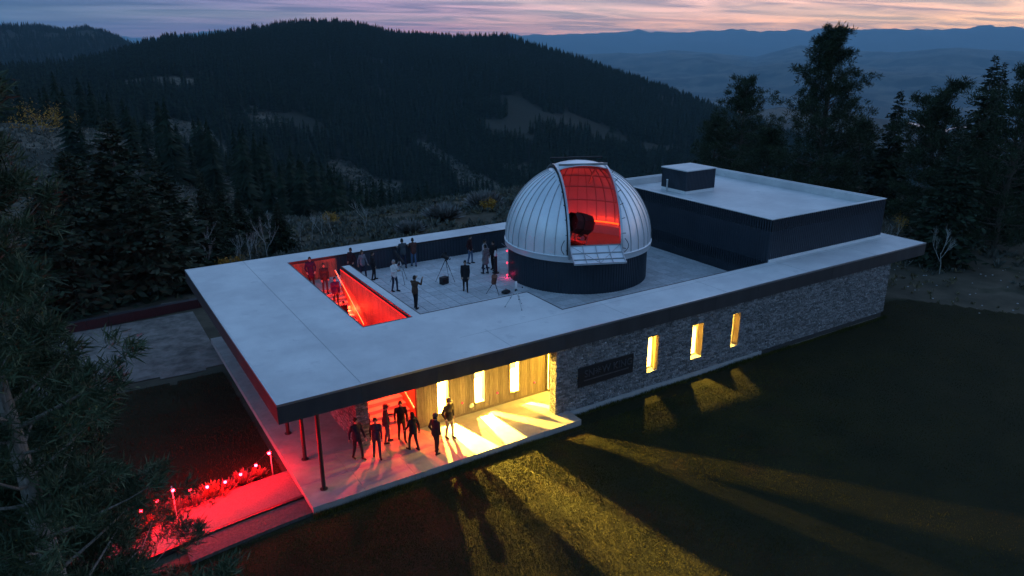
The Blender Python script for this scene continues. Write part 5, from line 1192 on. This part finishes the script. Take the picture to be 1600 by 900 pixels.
# ------------------------------------------------------------------ people
def seg_d(p, a, b, ra, rb):
    ab = b-a; t = np.clip(((p-a)@ab)/(ab@ab+1e-9), 0, 1); return np.linalg.norm(p-(a+t[:, None]*ab), axis=1)-(ra+(rb-ra)*t)
def cap_mesh(mb, a, b, ra, rb, n=10):
    a = np.array(a, float); b = np.array(b, float); d = b-a; L = np.linalg.norm(d)+1e-6; d /= L
    pts = []; rr = []
    for k in range(4): t = math.pi/2*k/4; pts.append(a-d*ra*math.cos(t)); rr.append(max(ra*math.sin(t), .002))
    pts.append(a); rr.append(ra); pts.append(b); rr.append(rb)
    for k in range(1, 5): t = math.pi/2*k/4; pts.append(b+d*rb*math.sin(t)); rr.append(max(rb*math.cos(t), .002))
    mb.tube(pts, rr, n)
def person(loc, face, label, jacket, trousers, pose=None, hair=(.02, .016, .012), group=None, height=1.75, female=False, hat=None, long_hair=False, coat=False, skin=(.42, .27, .20), shoe=(.015, .015, .016), pale=False):
    po = dict(stride=.06, spread=.10, lean=0.0, turn=0.0, nod=0.0, la=((-.03, .02, -.29), (.02, .09, -.25)), ra=((.03, .02, -.29), (-.02, .09, -.25)), fwd=0)
    if pose: po.update(pose)
    t = thing('person', label, 'person', loc, R(face), group); s = height/1.75; t.scale = (s, s, s)
    pr = []
    A = np.array
    def C_(a, b, ra, rb, m): pr.append(('c', A(a, float), A(b, float), ra, rb, m))
    def E_(c, r_, m): pr.append(('e', A(c, float), A(r_, float), 0, 0, m))
    ln = po['lean']; shw = .165 if female else .185
    def up(p): return A((p[0], p[1]+ln*(p[2]-.92), p[2]-.25*abs(ln)*max(0, p[2]-.92)), float)   # torso leans about the hips
    # legs
    for sd, q in ((-1, po['stride']), (1, -po['stride'])):
        hip = A((.085*sd, 0, .92)); ank = A((po['spread']*sd, q*1.5, .085)); kn = (hip+ank)/2+A((0, .035+abs(q)*.2, .02)); C_(hip, kn, .088, .062, 1); C_(kn, ank, .062, .047, 1); C_(ank+A((0, -.03, -.035)), ank+A((.02*sd, .15, -.045)), .045, .038, 3)
    E_((0, 0, .93), (.165, .115, .13), 1 if not coat else 0)
    E_(up((0, .0, 1.10)), (.155 if female else .165, .115, .20), 0); E_(up((0, .0, 1.29)), (.175 if female else .195, .122, .19), 0); C_(up((-shw, 0, 1.41)), up((shw, 0, 1.41)), .062, .062, 0)
    if coat: C_(up((0, 0, 1.1)), A((0, 0, .72)), .155, .20, 0)
    else: C_(up((0, 0, 1.05)), A((0, .0, .92)), .165, .172, 0)
    if female: E_(up((0, .07, 1.28)), (.13, .07, .08), 0)
    hd = up((0, .02, 1.62)); C_(up((0, -.005, 1.44)), hd+A((0, -.02, -.06)), .052, .048, 2); C_(up((0, -.02, 1.445)), up((0, .02, 1.465)), .072, .066, 0)
    tn = po['turn']; cz, sz = math.cos(tn), math.sin(tn)
    def hp(x, y, z): y2 = y+po['nod']*z; return hd+A((x*cz-y2*sz, x*sz+y2*cz, z))
    E_(hp(0, -.005, .015), (.074, .093, .108), 2); E_(hp(0, .032, -.055), (.052, .056, .055), 2); C_(hp(0, .088, .005), hp(0, .104, -.022), .010, .014, 2)
    for sd in (-1, 1): E_(hp(.076*sd, -.008, -.005), (.013, .024, .034), 2); E_(hp(.031*sd, .082, .012), (.013, .011, .010), 4)
    C_(hp(-.02, .080, -.058), hp(.02, .080, -.058), .009, .009, 5)
    # arms and hands
    hands = []
    for sd, (e, w) in ((-1, po['la']), (1, po['ra'])):
        sh = up((shw*sd, 0, 1.40)); el = sh+A(e); wr = el+A(w); C_(sh, el, .060, .050, 0); C_(el, wr, .050, .038, 0); d = A(w)/np.linalg.norm(w); C_(wr, wr+d*.03, .030, .030, 2)
        sdv = np.cross(d, A((0, 1, .3))); sdv /= np.linalg.norm(sdv)+1e-9; nrm = np.cross(sdv, d); C_(wr+d*.045-sdv*.018, wr+d*.085-sdv*.02, .024, .021, 2); C_(wr+d*.045+sdv*.018, wr+d*.085+sdv*.02, .024, .021, 2)
        for k, (o, fl) in enumerate(((-.036, .062), (-.012, .074), (.012, .070), (.036, .055))): b0 = wr+d*.095+sdv*o; b1 = b0+d*fl*.55+nrm*.012; C_(b0, b1, .0105, .010, 2); C_(b1, b1+d*fl*.35+nrm*.03, .010, .009, 2)
        tb = wr+d*.04+sdv*.035*-sd; C_(tb, tb+d*.04-sdv*.03*sd+nrm*.012, .0125, .011, 2); hands.append(wr+d*.11)
    mb = MB()
    for kd, a, b, ra, rb, m in pr:
        if kd == 'c': cap_mesh(mb, a, b, ra, rb)
        else: mb.ball(a, tuple(b), 14, k=10)
    JOBS.append((t, mb.mesh('body', M['black']), pr, (jacket, trousers, skin, shoe)))
    hair_and_hat(t, hp, hair, long_hair, hat)
JOBS = []
def finish_people():
  obs = []
  for t, me, pr, cols in JOBS:
    o = bpy.data.objects.new('tmp', me); COL.objects.link(o)
    md = o.modifiers.new('r', 'REMESH'); md.mode = 'VOXEL'; md.voxel_size = .0135; md2 = o.modifiers.new('s', 'SMOOTH'); md2.factor = .5; md2.iterations = 3; obs.append(o)
  dg = bpy.context.evaluated_depsgraph_get(); bodies = [bpy.data.meshes.new_from_object(o.evaluated_get(dg)) for o in obs]
  for o in obs: bpy.data.objects.remove(o)
  cache = {}
  for (t, me, pr, (jacket, trousers, skin, shoe)), body in zip(JOBS, bodies):
    bpy.data.meshes.remove(me)
    n = len(body.polygons); ctr = np.zeros(n*3, np.float32); body.polygons.foreach_get('center', ctr); ctr = ctr.reshape(-1, 3).astype(float)
    best = np.full(n, 9.0); mi = np.zeros(n, np.int32)
    for kd, a, b, ra, rb, m in pr:
        d_ = seg_d(ctr, a, b, ra, rb) if kd == 'c' else (np.linalg.norm((ctr-a)/b, axis=1)-1)*b.min()
        k = d_ < best; best[k] = d_[k]; mi[k] = m
    body.materials.clear()
    def cm(nm, c, rough=.85):
        if (nm, c) not in cache: cache[(nm, c)] = mat(nm, c, rough, scale=9, var=.3, bump=.35, bscale=25, spec=.15)
        return cache[(nm, c)]
    for q in (cm('jacket', jacket), cm('trousers', trousers), cm('skin', skin, .55), cm('shoe', shoe, .5), cm('eye', (.02, .015, .012), .3), cm('lip', (.30, .12, .10), .5)): body.materials.append(q)
    body.polygons.foreach_set('material_index', mi); body.polygons.foreach_set('use_smooth', np.ones(n, bool)); body.name = 'body'; put('body', body, t)
def hair_and_hat(t, hp, hair, long_hair, hat):
    A = np.array
    # hair or hat
    hm = mat('hair', hair, .7, var=.4, scale=30); q = MB(); V = []; nn = 18; rings = 8
    for i in range(rings):
        th = math.pi/2*i/(rings-1)
        for j in range(nn):
            a = 2*math.pi*j/nn; front = max(0, math.sin(a)); low = -.055+.075*front; z = low+(.130-low)*math.sin(th); c = math.cos(th)**.6; V.append(hp(.086*c*math.cos(a), -.012+.104*c*math.sin(a)-.012*front*(1-math.sin(th)), z+.006*math.sin(5*a+i)))
    q.add(V, [(i*nn+j, i*nn+(j+1) % nn, (i+1)*nn+(j+1) % nn, (i+1)*nn+j) for i in range(rings-1) for j in range(nn)])
    if long_hair:
        for k in range(7): a = math.pi+math.pi*k/6; p0 = hp(.07*math.cos(a), .085*math.sin(a), .02); p1 = hp(.075*math.cos(a), .085*math.sin(a)-.02, -.12); p2 = p1+A((.02*math.cos(a), -.03, -.16)); q.tube([p0, p1, p2], [.032, .036, .015], 7)
    q.build('hair', hm, t, True)
    if hat:
        q = MB(); V = []
        for i in range(6):
            th = math.pi/2*i/5
            for j in range(18): a = 2*math.pi*j/18; c = math.cos(th); V.append(hp(.098*c**.5*math.cos(a), -.008+.114*c**.5*math.sin(a), .045+.105*math.sin(th)))
        q.add(V, [(i*18+j, i*18+(j+1) % 18, (i+1)*18+(j+1) % 18, (i+1)*18+j) for i in range(5) for j in range(18)])
        V = [hp(.10*math.cos(a), -.008+.116*math.sin(a), .05) for a in [math.pi*k/10 for k in range(11)]]+[hp(.085*math.cos(a), -.008+.20*math.sin(a), .036) for a in [math.pi*k/10 for k in range(11)]]
        q.add(V, [(k, k+1, 12+k, 11+k) for k in range(10)]); q.build('hat', mat('hat', hat, .8), t, True)
HOLD = dict(la=((-.05, .08, -.26), (.14, .20, .05)), ra=((.05, .08, -.26), (-.14, .20, .05)))
RAISE = dict(la=((-.06, .20, -.14), (.05, .17, .22)), ra=((.06, .20, -.14), (-.05, .17, .22)))
POCKET = dict(la=((-.09, -.06, -.27), (.06, .10, -.20)), ra=((.09, -.06, -.27), (-.06, .10, -.20)))
ONRAIL = dict(la=((-.03, .14, -.24), (.05, .23, .02)), ra=((.03, .14, -.24), (-.05, .23, .02)), lean=.16)
WALK = dict(stride=.11, la=((-.04, .10, -.27), (.02, .16, -.19)), ra=((.04, -.12, -.26), (0, -.02, -.26)))
BLK = (.024, .024, .027); NAVY = (.03, .038, .065); JEAN = (.10, .16, .26); BRN = (.085, .05, .035); GRY = (.16, .16, .17)
# on the deck (heading: 0 looks along +y)
person((9.35, 12.05, DK), 205, 'man in a white jacket and dark trousers holding a camera on the deck', (.72, .72, .72), NAVY, HOLD, hair=(.35, .34, .33), height=1.76)
person((11.50, 15.70, DK), 0, 'person in a grey jacket leaning on the back parapet, left of the pair', (.065, .075, .085), NAVY, ONRAIL, height=1.80)
person((12.15, 15.70, DK), -8, 'person in a brown jacket and jeans leaning on the back parapet, right of the pair', (.10, .045, .038), JEAN, ONRAIL, height=1.74)
person((9.15, 9.0, DK), 300, 'person in a brown jacket raising a phone at the front left corner of the deck', BRN, BLK, RAISE, height=1.74)
person((12.55, 10.05, DK), 150, 'person in a long black coat alone in the middle of the deck', BLK, BLK, dict(stride=.09), coat=True, height=1.72)
person((15.25, 14.45, DK), 215, 'person in a maroon jacket and jeans standing by the back parapet near the dome', (.045, .018, .020), JEAN, POCKET, height=1.75)
person((15.0, 12.15, DK), 20, 'person in a grey tweed coat seen from behind near the dome', (.20, .19, .20), NAVY, POCKET, coat=True, height=1.74)
person((15.45, 13.05, DK), 215, 'person in a black and white jacket facing the grey coat', (.42, .40, .42), BLK, HOLD, height=1.76)
person((15.75, 12.55, DK), 120, 'person all in black standing left of the slim black column', BLK, BLK, dict(la=((-.03, .03, -.29), (.02, .12, -.22))), height=1.76)
person((8.75, 15.1, DK), 195, 'long haired person in a grey top entering the deck from the stair', (.22, .21, .24), NAVY, WALK, hair=(.07, .04, .025), long_hair=True, female=True, height=1.66)
person((9.15, 14.55, DK), 250, 'person in black next to the long haired person at the stair passage', BLK, BLK, None, height=1.66)
person((8.35, 15.75, DK), 120, 'person in a dark hooded jacket at the back of the stair passage', (.04, .025, .03), BLK, POCKET, height=1.70)
# on the stair
def sz(y): return FL1+max(0, math.ceil((y-10.902)/go-1e-6))*rise if y < 14.6 else DK
person((5.80, 15.0, DK), 170, 'person in a dark purple coat at the top of the stair', (.045, .018, .055), BLK, POCKET, coat=True, height=1.75)
person((6.25, 14.15, sz(14.15)), 175, 'person in a dark jacket stepping onto the top of the red stair', (.03, .028, .032), NAVY, dict(stride=.05), height=1.72)
person((6.45, 13.1, sz(13.1)), 178, 'person in a purple jacket coming down the red stair', (.06, .02, .09), BLK, dict(stride=.05), height=1.68)
person((6.35, 11.62, sz(11.62)), 178, 'small person in dark clothes low on the red stair', (.03, .01, .012), BLK, dict(stride=.05), height=1.45)
# on the porch
person((3.05, 1.30, .001), 195, 'person in dark clothes at the left end of the stone wall', (.03, .02, .035), BLK, WALK, height=1.76)
person((3.72, 1.02, .001), 165, 'person in a dark top walking beside the stone wall end', (.05, .03, .05), NAVY, WALK, height=1.70, female=True)
person((4.45, 1.80, .001), 255, 'person in a cap and dark vest beside the foot of the red stair', (.05, .045, .055), (.06, .06, .10), dict(la=((-.05, .08, -.26), (.02, .22, .02)), ra=((.03, .0, -.29), (.02, .08, -.26))), hat=(.10, .03, .03), height=1.70)
person((5.05, 1.70, .001), 165, 'person in dark clothes walking out from the red stair', (.03, .012, .014), (.05, .02, .022), WALK, height=1.74)
person((5.12, .72, .001), 20, 'long haired woman in black walking towards the red stair', BLK, BLK, WALK, long_hair=True, female=True, height=1.66, hair=(.012, .01, .008))
person((5.74, .02, .001), 290, 'person in a dark hooded jacket standing sideways at the porch edge', (.03, .03, .036), BLK, POCKET, hat=(.05, .05, .055), height=1.72)
person((6.72, .82, .001), 195, 'man in a brown jacket, pale trousers and hat in front of the leftmost slot window', (.055, .038, .024), (.34, .28, .20), POCKET, hat=(.22, .18, .12), height=1.78)
finish_people()
